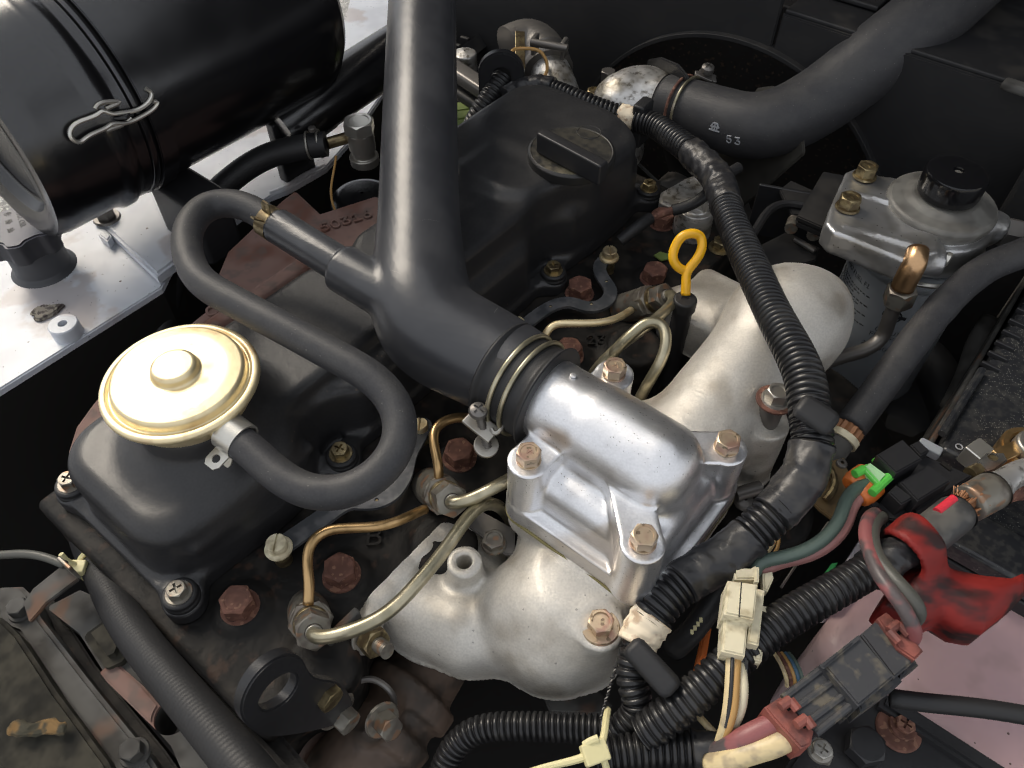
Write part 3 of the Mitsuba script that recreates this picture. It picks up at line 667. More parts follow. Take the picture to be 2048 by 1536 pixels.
# ------------------------------------------------------------------ cast intake manifold
mani = thing('intake_manifold', 'rough sand cast aluminium intake manifold with a fat log and curved runners', 'intake manifold')
def f_mani(p):
    a, r, z = p.T
    log = smin(d_cap(p, (0.107, 0.1475, -0.005), (0.135, 0.146, 0.000), 0.0300, 0.0285), d_cap(p, (0.107, 0.1475, -0.005), (0.1035, 0.134, -0.006), 0.0300, 0.0290), 0.006)
    log = smin(log, d_cap(p, (0.13, 0.145, 0.004), (0.325, 0.150, 0.040), 0.0285, 0.0300), 0.02)
    log = smin(log, d_cap(p, (0.325, 0.150, 0.040), (0.350, 0.152, 0.030), 0.0295, 0.0280), 0.02)
    rise = d_prism(p, (ea, er_, 0.006), (0.040, 0.040, 0.016), 0.014, 0.003)
    d = smin(log, rise, 0.014)
    clipb = np.maximum(np.maximum(np.abs(a - ea + 0.016) - 0.062, np.abs(r - er_) - 0.052), 0.0290 - z)   # nothing rises past the joint face
    d = smax(d, -clipb, 0.001)
    d = smin(d, d_prism(p, (ea, er_ - 0.0005, 0.0255), (0.0425, 0.0437, 0.0056), 0.011, 0.0008), 0.003)
    # rear runner sweeping round to the head face
    rn = d_cap(p, (0.100, 0.134, -0.012), (0.082, 0.114, -0.013), 0.0230, 0.0185)
    rn = smin(rn, d_cap(p, (0.082, 0.114, -0.013), (0.074, 0.084, -0.013), 0.0185, 0.0175), 0.012)
    rn = smin(rn, smax(d_cap(p, (0.078, 0.091, -0.022), (0.106, 0.091, -0.020), 0.0235), z - 0.0010, 0.006), 0.010)        # web towards the head face
    d = smin(d, d_cap(p, (0.113, 0.1470, -0.001), (0.142, 0.1440, 0.001), 0.0290), 0.012)
    d = smin(d, rn, 0.004)
    rim = np.full(len(p), 9.0)
    RM = ((0.050, 0.0765, -0.002), (0.0640, 0.0712, 0.002), (0.080, 0.0692, 0.0035), (0.0945, 0.0692, 0.0035), (0.108, 0.0715, 0.003), (0.122, 0.0800, 0.0))
    for m0, m1 in zip(RM[:-1], RM[1:]):
        rim = smin(rim, smax(d_cap(p, m0, m1, 0.0062), z - 0.0062, 0.002), 0.003)
    rim = smin(rim, d_prism(p, (0.085, 0.0710, -0.016), (0.036, 0.0045, 0.016), 0.003, 0.002), 0.004)
    d = smin(d, rim, 0.003)
    # forward runners
    for a1, a2 in ((0.225, 0.212), (0.326, 0.328)):
        d = smin(d, d_cap(p, (a1, 0.140, 0.012), (a2, 0.086, 0.004), 0.0225, 0.0195), 0.014)
    d = smin(d, d_prism(p, (0.334, 0.0990, 0.006), (0.026, 0.020, 0.016), 0.008, 0.003), 0.006)
    # bosses
    for x, y, z0, z1, rr in ((0.1095, 0.1695, -0.02, 0.0272, 0.0112), (0.255, 0.1745, -0.02, 0.036, 0.0125), (0.0985, 0.0970, -0.02, 0.018, 0.0088), (0.218, 0.103, 0.0, 0.034, 0.0095)):
        d = smin(d, d_cyl(p, (x, y, z0), (x, y, z1), rr, 0.001), 0.007)
    for x, y, z1, rr in ((0.0985, 0.0970, 0.02, 0.0040), (0.218, 0.103, 0.036, 0.0042)):
        d = smax(d, -d_cyl(p, (x, y, z1 - 0.034), (x, y, z1 + 0.01), rr), 0.001)
    seam = np.exp(-((z + 0.018 - 0.06 * np.clip(a - 0.11, 0, 1)) / 0.0012) ** 2)                         # parting line flash
    return d - 0.0012 * seam + 0.0005 * (meshkit.noise(p * 120, 9) - 0.5)
part(mani, 'casting', eng(snet(f_mani, (0.020, 0.068, -0.060), (0.396, 0.196, 0.076), 0.0015)), M_CAST, smooth=True)
bolt(mani, W(0.1095, 0.1695, 0.0272), af=0.0105, h=0.0062, flange=0.0092, mat=M_BOLT, dish=0.0012, roll=.25)
# tall spacer and bolt
ps = U(1552, 838, 0.040)
part(mani, 'spacer', put(rlathe([(.0001, 0), (.0062, 0), (.0062, .018), (.0001, .018)], .0006, 32), W(0.255, 0.1745, 0.0358)), M_STEELD)
part(mani, 'spacer_washer', put(rlathe([(.0001, 0), (.0098, 0), (.0098, .0014), (.0001, .0014)], .0005, 40), W(0.255, 0.1745, 0.0539)), M_RUST)
bolt(mani, W(0.255, 0.1745, 0.0553), af=0.0100, h=0.0062, flange=0.0074, mat=M_ZINC, dish=0.0009, roll=.5)

# ------------------------------------------------------------------ more helpers
def plate(pts, z, h, ch=0.0006, rnd=0.0, holes=()):            # a level plate whose top (at z) has this sighted outline
    pg = Polygon([U(x, y, z)[:2] for x, y in pts])
    if rnd:
        pg = pg.buffer(-rnd).buffer(2 * rnd).buffer(-rnd)
    for x, y, r in holes:
        pg = pg.difference(Point(*U(x, y, z)[:2]).buffer(r, 12))
    return tm(slab(pg, h, ch)).apply_translation((0, 0, z - h))
def on_cyl(x, y, p0, ax, R):                                   # where a line of sight meets a cylinder
    d = ray(x, y); o = CO - p0
    d2, o2 = d - (d @ ax) * ax, o - (o @ ax) * ax
    A, B, C_ = d2 @ d2, 2 * d2 @ o2, o2 @ o2 - R * R
    D = max(B * B - 4 * A * C_, 0)
    return CO + (-B - math.sqrt(D)) / (2 * A) * d
def on_a(x, y, a):                                             # where it meets the plane across the engine at a
    d = ray(x, y); t = (a - (CO - ORG) @ E1) / (d @ E1)
    return CO + t * d
def vplate(pts2, org, xdir, ydir, h, ch=0.0005):               # plate in the plane of xdir, ydir
    m = tm(slab(pts2, h, ch)); f = np.eye(4)
    f[:3, 0], f[:3, 1], f[:3, 2], f[:3, 3] = xdir, ydir, np.cross(xdir, ydir), org
    m.apply_transform(f); return m
def strokes(segs, height, w=0.09, depth=0.0004):               # lettering drawn with straight pen strokes on a unit square
    return join(*[trimesh.creation.extrude_polygon(g, depth, engine='earcut') for g in [shapely.union_all([LineString(s).buffer(w / 2, cap_style='square') for s in segs])] for g in getattr(g, 'geoms', [g])]).apply_scale((height, height, 1))
def rod(p, q, r, n=20):
    return tube([np.asarray(p, float), np.asarray(q, float)], r, n, ds=np.linalg.norm(np.asarray(p) - q) / 2)

# ------------------------------------------------------------------ pale painted chassis panel on the far left
pn = thing('chassis_panel', 'pale grey painted chassis side panel with chips and rust stains', 'chassis panel')
pan = Polygon([(-0.30, -0.205), (0.128, -0.207), (0.150, -0.223), (0.242, -0.2297), (0.256, -0.2261), (0.2937, -0.2245), (0.3332, -0.2378), (0.432, -0.2831), (0.60, -0.425), (0.56, -0.47), (0.48, -0.40), (0.20, -0.372), (-0.30, -0.355)])
part(pn, 'top', eng(tm(slab(pan, 0.006, 0.001)).apply_translation((0, 0, -0.006))), M_WHITE)
wl = Polygon([(-0.30, -0.205), (0.128, -0.207), (0.150, -0.223), (0.242, -0.2297), (0.256, -0.2261), (0.2937, -0.2245), (0.3332, -0.2378), (0.432, -0.2831), (0.60, -0.425), (0.60, -0.44), (0.43, -0.295), (0.33, -0.248), (0.29, -0.236), (0.150, -0.232), (0.128, -0.216), (-0.30, -0.214)])
part(pn, 'inner_wall', eng(tm(slab(wl, 0.24, 0)).apply_translation((0, 0, -0.2465))), M_DARK)
part(pn, 'raised_plate', plate([(192, 437), (312, 550), (352, 520), (420, 380), (330, 330), (240, 390)], 0.010, 0.010, 0.002), M_WHITE)
part(pn, 'rolled_edge', tube(path((540, 392, -.003), (575, 378, -.003), (600, 362, -.003), (650, 335, -.003)), .004, 12, .004), M_WHITE)
part(pn, 'threaded_boss', put(m3.CrossSection([[(0, 0), (.0092, 0), (.0092, .009), (.0086, .0098), (0, .0098)]]).revolve(40) - m3.Manifold.cylinder(.02, .0030, .0030, 24).translate((0, 0, .002)), U(138, 668, 0.0)), M_WHITE)
wp = Polygon([(math.cos(k) * (1 + .16 * math.sin(3 * k + 1) + .1 * math.sin(7 * k)), math.sin(k) * (1 + .16 * math.sin(3 * k + 1) + .1 * math.sin(5 * k))) for k in np.linspace(0, 2 * np.pi, 40)[:-1]])
wp = shapely.affinity.scale(wp, .0095, .0068, origin=(0, 0)); wp = shapely.affinity.translate(shapely.affinity.rotate(wp, 25, origin=(0, 0)), *U(94, 626, 0)[:2])
part(pn, 'putty_patch', tm(slab(wp, .0035, .0012)).apply_translation((0, 0, -.0006)), mat('putty_grey_brown', lambda p, n, uv: mix((0.20, 0.18, 0.15), (0.06, 0.05, 0.045), smoothstep(0.45, 0.6, F(p, 420, 2))), 0.8, bump=lambda p, n, uv: 0.0006 * fbm(p.x * 500, p.y * 500, p.z * 500, 2)))
bolt(pn, U(214, 436, 0.010), af=0.0120, h=0.0075, flange=0.0098, fh=0.0016, mat=M_STEELD, roll=.3)
part(pn, 'hinge_ear', plate([(188, 446), (204, 446), (222, 470), (214, 482), (196, 468)], 0.008, 0.008, 0.001), M_WHITE)
# hydraulic oil filler
hc = U(36, 447, 0.0385) * [1, 1, 0]
part(pn, 'filler_neck', put(rlathe([(.0180, -.001), (.0222, 0), (.0196, .0020), (.0182, .003), (.0176, .026), (.001, .026)], .001, 48), hc), mat('paint_neck_grey', (0.045, 0.047, 0.052), 0.5))
t = thing('hydraulic_oil_cap', 'lobed hydraulic oil filler cap with dark lettering on its grey top', 'oil cap')
th = np.linspace(0, 2 * np.pi, 120)[:-1]
cpn = Polygon(np.stack([(.0228 + .0022 * np.tanh(2.2 * np.cos(6 * th + .7))) * np.cos(th), (.0228 + .0022 * np.tanh(2.2 * np.cos(6 * th + .7))) * np.sin(th)], 1))
part(t, 'cap', put(slab(cpn, 0.017, 0.0012), hc + [0, 0, .0215]), mat('plastic_cap_grey', lambda p, n, uv: mix((0.020, 0.020, 0.024), (0.13, 0.13, 0.15), smoothstep(0.7, 0.95, n.z)), 0.5))
zt = 0.0386
xd = unit(U(47, 462, zt) - U(33, 420, zt)); yd = np.cross(EZ, xd)
def letter(mesh, px, h=0.0):
    f = np.eye(4); f[:3, 0], f[:3, 1], f[:3, 2], f[:3, 3] = xd, yd, EZ, U(*px, zt) - [0, 0, .0001]
    m = tm(mesh).copy(); m.apply_transform(f); return m
part(t, 'lettering', join(letter(meshkit.text_mesh('HYD. OIL', 0.0036, 0.0003), (30, 421)),
     *[letter(strokes(s, 0.0040, 0.10, 0.0003), p) for s, p in (
         ([[(.3, 1), (.05, .55)], [(.2, .75), (.2, 0)], [(.5, 1), (.35, .65)], [(.42, .8), (1, .8)], [(.6, .8), (.6, 0)], [(.6, .52), (.95, .52)], [(.6, .26), (.95, .26)]], (8, 427)),
         ([[(.05, .95), (.5, .98)], [(0, .8), (.6, .8)], [(.08, .68), (.52, .68), (.52, .35), (.08, .35), (.08, .68)], [(.08, .51), (.52, .51)], [(.3, .97), (.3, .05)], [(.05, .2), (.55, .2)], [(0, .05), (.6, .05)], [(.62, .68), (.98, .68), (.92, .08), (.82, .1)], [(.78, 1), (.76, .5), (.6, .05)]], (10, 442)),
         ([[(.05, .9), (.18, .8)], [(0, .6), (.14, .52)], [(.02, .05), (.2, .35)], [(.35, .7), (.95, .7), (.95, .05), (.35, .05), (.35, .7)], [(.65, 1), (.65, .05)], [(.35, .38), (.95, .38)]], (14, 459)))]), M_PRINT, smooth=False)

# ------------------------------------------------------------------ air cleaner canister
AZ, ARR, AR = 0.114, -0.2625, 0.0675
ac = thing('air_cleaner', 'big glossy black cylindrical air cleaner canister above the pale panel', 'air cleaner')
AP0, AP1 = W(0.092, ARR, AZ), W(0.325, ARR, AZ)
def along(prof, n=96):                                         # lathe about the canister's axis; z of the profile = a
    return put(lathe(prof, n), W(0, ARR, AZ), E1, EZ)
R0 = AR
part(ac, 'body', along([(0.0001, 0.328), (0.030, 0.328), (0.045, 0.3265), (0.057, 0.3215), (0.0645, 0.3125), (0.0680, 0.300), (R0, 0.287), (R0, 0.158), (R0 + .0016, 0.1565), (R0 + .0022, 0.1545), (R0 + .0016, 0.1525), (R0 - .001, 0.151)][::-1]), M_BLACKP, smooth=40)
part(ac, 'cover', along([(0.0001, 0.0995), (0.045, 0.0995), (0.0475, 0.0975), (0.0500, 0.092), (0.058, 0.0885), (0.0650, 0.0895), (R0 - .0012, 0.0935), (R0 - .0002, 0.098), (R0, 0.104), (R0, 0.130), (R0 + .0012, 0.1330), (R0 + .0030, 0.1360), (R0 + .0030, 0.1410), (R0 + .0012, 0.1435), (R0 + .0010, 0.1460), (R0 + .0014, 0.1510), (R0 - .002, 0.152)]), M_BLACKP, smooth=40)
part(ac, 'cover_slot', put(rbox(0.016, 0.052, 0.004, 0.0018), W(0.0978, ARR + .030, AZ - .012), -E1, ER), M_BLACK)
part(ac, 'cover_slot', put(rbox(0.007, 0.022, 0.004, 0.0018), W(0.0978, ARR + .045, AZ - .035), -E1, ER), M_BLACK)
part(ac, 'mounting_strap', put(tm(slab(Point(0, 0).buffer(R0 + .0028, 48).difference(Point(0, 0).buffer(R0 + .0003, 48)), 0.012, 0.0006)), W(0.158, ARR, AZ), E1), M_BLACKP)
part(ac, 'mounting_foot', put(rbox(0.03, 0.05, 0.052, .004), W(0.178, ARR + .040, 0.024)), M_BLACK)
def cw(pts, lift):
    return np.array([on_cyl(x, y, AP0, E1, R0 + lift) for x, y in pts])
cl = thing('wire_clip', 'bent steel wire toggle clip on the side of the black canister', 'wire clip')
part(cl, 'wire', tube(cw([(291, 177), (303, 186), (300, 200), (270, 221), (240, 226), (222, 227), (205, 222), (196, 228), (160, 243), (143, 256), (140, 270), (148, 281), (160, 284), (175, 274), (215, 254), (222, 249), (250, 246), (285, 232), (312, 212), (315, 204), (306, 203)], .004), 0.00125, 10, .0015), M_BRIGHT)
part(cl, 'catch', tube(cw([(190, 218), (197, 209), (225, 203), (240, 204), (225, 212), (212, 218)], .004), 0.0013, 10, .0015), M_ZINC)
part(cl, 'catch', tube(cw([(213, 262), (228, 256), (240, 252), (252, 244), (262, 236)], .0035), 0.0013, 10, .0015), M_ZINC)
part(cl, 'lever', rbox(0.012, 0.006, 0.0015, .0005).translate(tuple(on_cyl(236, 232, AP0, E1, R0 + .002))), M_BLACK)
# black pipe leaving the far end, and its bracket
t = thing('air_pipe', 'wide black pipe behind the canister end crossing the pale panel', 'air pipe')
part(t, 'pipe', tube(path((560, 262, .045), (640, 205, .052), (730, 145, .056), (860, 60, .06)), 0.0205, 40, .006), M_BLACKP)
part(t, 'collar', tube(path((610, 225, .049), (636, 206, .051)), 0.0217, 40, .006), M_BLACK)
t = thing('pipe_bracket', 'dark upright bracket plate under the canister holding a thin rod', 'bracket')
part(t, 'plate', put(rbox(.03, .010, .06, .002), U(585, 300, 0.02)), M_BLACK)
part(t, 'thin_rod', rod(U(447, 283, .045), U(512, 248, .045), .0010, 8), M_STEELD)

# ------------------------------------------------------------------ oil line with banjo bolt beyond the duct
t = thing('oil_line_hose', 'dark rubber oil hose with a wire clamp leading to the banjo bolt', 'hose')
part(t, 'rubber', tube(path((652, 288, .044), (600, 295, .042), (530, 315, .036), (455, 365, .026), (395, 430, .012), (360, 500, -.004), (338, 580, -.02), (318, 680, -.04)), 0.0090, 28, .003), M_DARKRUB)
for q in ((618, 291), (640, 287)):
    part(t, 'clamp_wire', tube(ringpath(U(*q, .0435), U(600, 295, .042) - U(652, 288, .044), .0096, 0, 6.27, 40), .0009, 8, raw=True), M_ZINC)
part(t, 'clamp_screw', put(rlathe([(.0001, 0), (.0028, 0), (.0028, .003), (.0001, .0036)], .0005, 20), U(625, 262, .056)), M_STEELD)
t = thing('banjo_fitting', 'large plated banjo bolt with hexagon head beside the intake duct', 'banjo fitting')
bp = U(728, 312, 0.030)
part(t, 'hex_head', put(hexprism(.0200, .0090, dish=.0006), bp + [0, 0, .021], (0, 0, 1), CR), M_BRIGHT, smooth=28)
part(t, 'collar', put(rlathe([(.001, .006), (.0098, .006), (.0098, .0205), (.001, .0205)], .001, 40), bp), M_ZINC)
part(t, 'ring', put(rlathe([(.001, -.006), (.0108, -.006), (.0108, .0005), (.0085, .001), (.0085, .0055), (.001, .0055)], .0008, 40), bp), M_ZINC)
part(t, 'brass_stub', rod(U(655, 287, .044), U(705, 272, .044), .0042), M_BRASSY)
t = thing('pump_body', 'black round pump body beneath the banjo bolt', 'pump body')
part(t, 'housing', put(rlathe([(.001, -.06), (.026, -.06), (.026, -.012), (.020, -.007), (.001, -.006)], .006, 48), U(722, 372, 0.012)), M_BLACKP)
solo('thin_wire', tube(path((672, 312, .04), (668, 340, .03), (662, 380, .02), (670, 420, .01), (690, 450, 0)), .0009, 8), M_WYEL, 'thin orange wire hanging beside the black pump body', 'wire')

# ------------------------------------------------------------------ behind the cover: eye, brackets, belt, coolant elbow
t = thing('lifting_eye', 'flat black front lifting eye standing behind the valve cover', 'lifting eye')
le = LineString([(0, -0.05), (0, 0.012)]).buffer(0.0175).difference(LineString([(0.000, -0.05), (0.0, 0.010)]).buffer(0.0075))
part(t, 'eye', vplate(le, U(1003, 150, .060) - np.array([0, 0, .008]), unit(U(1045, 150, .06) - U(970, 150, .06)), EZ, .0075, .0012), M_BLACK)
t = thing('support_arm', 'dark forged support arm running behind the duct towards the fan', 'bracket')
part(t, 'arm', put(rbox(.11, .016, .012, .003), U(925, 150, .02), EZ, U(1000, 190, .02) - U(880, 110, .02)), M_STEELD)
part(t, 'rib', put(rbox(.09, .010, .010, .003), U(930, 195, .005), EZ, U(1000, 230, .02) - U(880, 150, .02)), M_SHROUD)
t = thing('alternator_housing', 'pale cast alternator housing glimpsed between duct and valve cover', 'alternator')
part(t, 'casting', put(rlathe([(.001, -.03), (.030, -.03), (.032, .0), (.022, .012), (.001, .014)], .006, 48), U(905, 255, -.03)), M_ALUDIRT)
part(t, 'ear', put(rlathe([(.001, -.02), (.011, -.02), (.011, .006), (.001, .008)], .002, 32), U(930, 118, .01)), M_ALUDIRT)
t = thing('moss_green_block', 'moss green painted block in the gap behind the duct', 'block')
for k in range(3):
    part(t, 'fin', plate([(905, 205 + 18 * k), (958, 200 + 16 * k), (962, 214 + 16 * k), (905, 222 + 18 * k)], .002 + .001 * k, .012, .0008), M_LGREEN)
t = thing('coiled_loom', 'short coiled black loom dropping behind the valve cover', 'loom')
part(t, 'coil', tube(path((1005, 160, .055), (985, 190, .05), (962, 225, .04), (945, 258, .025), (938, 290, .0)), .0085, 20, .0006, prof=ribs(.0034, .0011)), M_LOOM, smooth=True)
t = thing('fan_belt', 'dark cogged drive belt deep behind the duct', 'belt')
bt = path((900, 130, -.02), (960, 85, -.02), (1010, 45, -.02), (1060, 0, -.02))
part(t, 'band', tube(bt, .010, 4, .004), M_SHROUD, smooth=False)
bd = unit(bt[-1] - bt[0]); bs = unit(np.cross(EZ, bd))
for k in range(9):
    part(t, 'cog', put(rbox(.0042, .010, .012, .001), bt[0] + (bt[-1] - bt[0]) * (.08 + k * .1) + bs * .011, EZ, bd), M_SHROUD, smooth=False)
t = thing('coolant_inlet', 'aluminium coolant inlet pipe with a black hose and bolt clamp behind the cover', 'coolant pipe')
ip = path((1128, 215, .012), (1112, 165, .018), (1085, 112, .026), (1050, 90, .030), (1010, 88, .030))
part(t, 'neck', tube(ip[:3], .0165, 32, .004), M_ALUDIRT)
part(t, 'hose', tube(path((1097, 140, .022), (1085, 108, .027), (1058, 88, .030), (1020, 100, .028)), .0205, 32, .003, prof=lambda s, th: .0012 * np.cos(2 * np.pi * s / .008) * np.exp(-(s / .02) ** 2)), M_STEELD)
part(t, 'clamp_bolt', rod(U(1062, 84, .055), U(1135, 97, .055), .0032), M_STEELD)
for q in ((1070, 88), (1128, 97)):
    part(t, 'clamp_lug', put(rbox(.004, .012, .015, .001), U(*q, .050), EZ, U(1135, 97, .05) - U(1062, 84, .05)), M_STEELD)
part(t, 'strip', put(rbox(.008, .040, .002, .0005), U(1040, 100, .054), (0.1, -.3, 1), CR), M_BRASSY)
solo('yellow_sensor_wire', tube(path((1024, 118, .058), (1026, 100, .060), (1050, 97, .060), (1078, 102, .058), (1092, 120, .052), (1094, 140, .045), (1088, 155, .040)), .0013, 10, .002), M_WYEL, 'thin amber sensor wire looping over the coolant hose', 'wire')

# ------------------------------------------------------------------ thermostat outlet, radiator hose
t = thing('thermostat_outlet', 'mottled corroded aluminium thermostat outlet with two bolts', 'thermostat housing')
tz = 0.022
A_, B_, C2 = U(1245, 205, tz), U(1290, 195, tz), U(1350, 205, .030)
def f_th(p):
    d = d_cap(p, A_ - [0, 0, .004], A_ - [0, 0, .045], .021, .023)
    d = smin(d, d_cap(p, A_, B_, .0195, .0195), .02)
    d = smin(d, d_cap(p, B_, C2, .0200, .0185), .02)
    for q, z0 in ((U(1190, 205, .010), .010), (U(1217, 168, .004), .004), (U(1185, 245, .0), 0.0)):
        d = smin(d, d_cyl(p, q - [0, 0, .02], q, .0095, .001), .010)
    return d + .0012 * (meshkit.noise(p * 140, 4) - .5)
part(t, 'casting', snet(f_th, np.minimum(A_, C2) - .05, np.maximum(A_, C2) + .05, .002), M_ALUDIRT, smooth=True)
bolt(t, U(1215, 160, .010), af=.0115, h=.009, flange=.0, mat=M_STEELD)
bolt(t, U(1187, 192, .012), af=.0105, h=.005, flange=.008, mat=M_BRASSY, dish=.001)
RH = path((1328, 200, .030), (1375, 215, .032), (1440, 238, .034), (1512, 252, .0385), (1592, 228, .0475), (1672, 178, .0625), (1760, 110, .085), (1860, 30, .107), (1960, -60, .125), (2080, -170, .140))
rh = thing('radiator_hose', 'wide dusty black radiator hose curving up over the fan shroud', 'radiator hose')
rr = [.0205, .0215, .0235, .0245, .0252, .0256, .0259, .0262, .0265, .0265]
part(rh, 'rubber', tube(RH, rr, 48, .004, prof=lambda s, th: .0006 * (meshkit.fbm(np.stack(np.broadcast_arrays(s * 40, np.cos(th), np.sin(th)), -1), 2, 8) - .5)), M_RUBBER, smooth=True)
ax_h = unit(RH[1] - RH[0])
def on_hose(x, y):                                             # first point of the line of sight within the hose
    d = unit(ray(x, y)); q, tt = curve(RH, .001); r_ = np.interp(tt, np.linspace(0, 1, len(RH)), rr)
    for s in np.arange(.3, .9, .0004):
        p = CO + d * s; dd = np.linalg.norm(q - p, axis=1); i = dd.argmin()
        if dd[i] < r_[i] + .0003:
            return p, unit(p - q[i]), unit(q[min(i + 1, len(q) - 1)] - q[i - 1])
for tx, px, hh in (('5', (1451, 284), .0062), ('3', (1468, 288), .0062)):
    p, n, tg = on_hose(*px)
    part(rh, 'printed_mark', put(meshkit.text_mesh(tx, hh, .0009), p - n * .0003, n, tg), M_PRINTW, smooth=False)
p, n, tg = on_hose(1426, 262)
part(rh, 'printed_mark', put(strokes([[(0, .1), (1, .1)], [(.1, .45), (.3, .8), (.7, .8), (.9, .45)], [(.1, .45), (.9, .45)], [(.25, .1), (.25, .4)], [(.5, .1), (.5, .75)], [(.75, .1), (.75, .4)]], .0078, .13, .0009), p - n * .0003 - tg * .003, n, tg), M_PRINTW, smooth=False)
t = thing('wire_clamp', 'double wire clamp with cross head screw on the radiator hose', 'hose clamp')
q_h, t_h = curve(RH, .002)
for k in (8, 11):
    part(t, 'wire', tube(ringpath(q_h[k], ax_h, .0222 + .0002 * k * .5, 0, 6.28, 72), .0011, 10, raw=True), M_PIPE if k == 11 else M_RUST, smooth=True)
sp = U(1412, 152, .052)
part(t, 'bracket_plate', put(rbox(.0145, .008, .0025, .0006), sp, (0, -.2, 1), U(1440, 165, .05) - U(1388, 148, .05)), M_STEELD)
part(t, 'bracket_ear', put(rbox(.003, .008, .010, .0006), U(1392, 158, .048), (0, -.2, 1), CR), M_STEELD)
part(t, 'bracket_ear', put(rbox(.003, .008, .010, .0006), U(1426, 166, .048), (0, -.2, 1), CR), M_STEELD)
hd = m3.CrossSection([[(0, 0), (0.0048, 0), (0.0052, .002), (0.0048, .0044), (0.003, .0058), (0, .0062)]]).revolve(32) - phillips(.0030, .0018).translate((0, 0, .0062))
part(t, 'screw_head', put(hd, U(1414, 143, .056), (0.0, -.2, 1)), M_STEELD, smooth=35)

# ------------------------------------------------------------------ fan shroud, fan, radiator
SA = 0.560
fs = thing('fan_shroud', 'dark plastic fan shroud wall with a large round opening', 'fan shroud')
hole = Point(-0.004, -0.084).buffer(0.155, 64)
def er_plate(poly, a, h):                                      # upright plate across the engine: coordinates (r, z)
    return vplate(poly, ORG + a * E1, ER, EZ, h, .001) if True else None
gap = 0.0135
left = sbox(-0.34, -0.30, gap - .0012, 0.1165).difference(hole)
right = sbox(gap + .0012, -0.30, 0.40, 0.098).difference(hole)
pl = [er_plate(g, SA, -0.004 if False else 0.004) for g in (left, right)]
for g in pl:
    part(fs, 'wall_panel', g, M_SHROUD)
part(fs, 'opening_rim', put(rlathe([(.1535, -.002), (.157, -.002), (.157, .010), (.1535, .010), (.1535, -.002)], .0006, 120), ORG + SA * E1 + ER * -.004 + EZ * -.084, -E1), M_SHROUD)
part(fs, 'top_ledge', put(rbox(.385, .11, .004, .0012), W(SA + .055, .207, .0985), EZ, ER), M_SHROUD)
part(fs, 'side_strip', put(rbox(.075, .010, .006, .002), W(0.548, .212, .103), EZ, ER), M_GRIME)
part(fs, 'raised_pad', put(rbox(.05, .04, .004, .0012), W(SA + .055, .045, .1035), EZ, ER), M_SHROUD)
part(fs, 'corner_cowl', put(rbox(.10, .02, .35, .004), W(SA - .02, .262, -.095), EZ, ER), M_SHROUD)
t = thing('radiator', 'dark radiator core behind the fan with dusty fins', 'radiator')
part(t, 'core', put(rbox(.62, .03, .42, .002), W(SA + .065, .0, -.13), EZ, ER), M_CORE)
part(t, 'top_tank', put(rbox(.62, .05, .05, .008), W(SA + .135, .10, .075), EZ, ER), M_SHROUD)
fan = thing('cooling_fan', 'many bladed cooling fan with dull beige blades inside the shroud', 'fan')
fc = W(0.520, -.004, -.084)
part(fan, 'hub', put(rlathe([(.001, -.02), (.05, -.02), (.05, .012), (.03, .03), (.001, .032)], .004, 48), fc, -E1), M_STEELD)
for k, an in enumerate((68, 112, 160, 205, 250, 292)):
    bl = Polygon([(.045, -.022), (.10, -.030), (.138, -.034), (.144, -.024), (.146, 0), (.142, .020), (.132, .028), (.09, .026), (.045, .018)]).buffer(.004)
    m = tm(slab(bl, .003, .0008)); m.apply_transform(trimesh.transformations.rotation_matrix(math.radians(-28), (1, 0, 0)))
    f = np.eye(4); ca, sa = math.cos(math.radians(an)), math.sin(math.radians(an))
    xdir = ca * ER + sa * EZ
    f[:3, 0], f[:3, 2] = xdir, -E1; f[:3, 1] = np.cross(-E1, xdir); f[:3, 3] = fc
    m.apply_transform(f)
    part(fan, 'blade', m, M_BEIGE if k != 1 else M_SHROUD)

# ------------------------------------------------------------------ glow plug strap along the head
gp = thing('glow_plug_strap', 'flat dark grey glow plug bus strap with wavy bends beside the cover', 'bus strap')
def ribbon(pts, w, z):
    ls = LineString([U(x, y, z)[:2] for x, y in pts])
    c, _ = curve([(*q, 0) for q in ls.coords], .002)
    return LineString(c[:, :2]).buffer(w / 2, cap_style='round', join_style='round')
zs = 0.012
rb = ribbon([(1217, 512), (1200, 530), (1207, 556), (1221, 580), (1208, 605), (1175, 612), (1140, 603), (1105, 610), (1070, 632), (1042, 655)], .0088, zs)
lower = ribbon([(845, 850), (830, 880), (815, 910), (806, 945), (780, 985), (740, 1000), (700, 1000), (650, 1030), (600, 1065), (560, 1093)], .0105, zs)
for g in (rb, lower):
    for q in ((1213, 562), (1183, 607), (1101, 612), (753, 999)):
        g = g.difference(Point(*U(*q, zs)[:2]).buffer(.0011))
    part(gp, 'strip', tm(slab(g, .0022, .0)).apply_translation((0, 0, zs - .0022)), mat('strap_blue_grey', lambda p, n, uv: mix((0.060, 0.064, 0.070), (0.13, 0.13, 0.135), smoothstep(0.4, 0.75, F(p, 150))), 0.42, metal=0.3) if 'strap_blue_grey' not in scene else 'strap_blue_grey')
for q in ((1213, 562), (1183, 607), (1101, 612), (753, 999)):
    part(gp, 'brass_rivet', put(rlathe([(.0001, 0), (.00095, 0), (.0007, .0006), (.0001, .0008)], .0002, 16), U(*q, zs) - [0, 0, .0012]), M_GOLD)
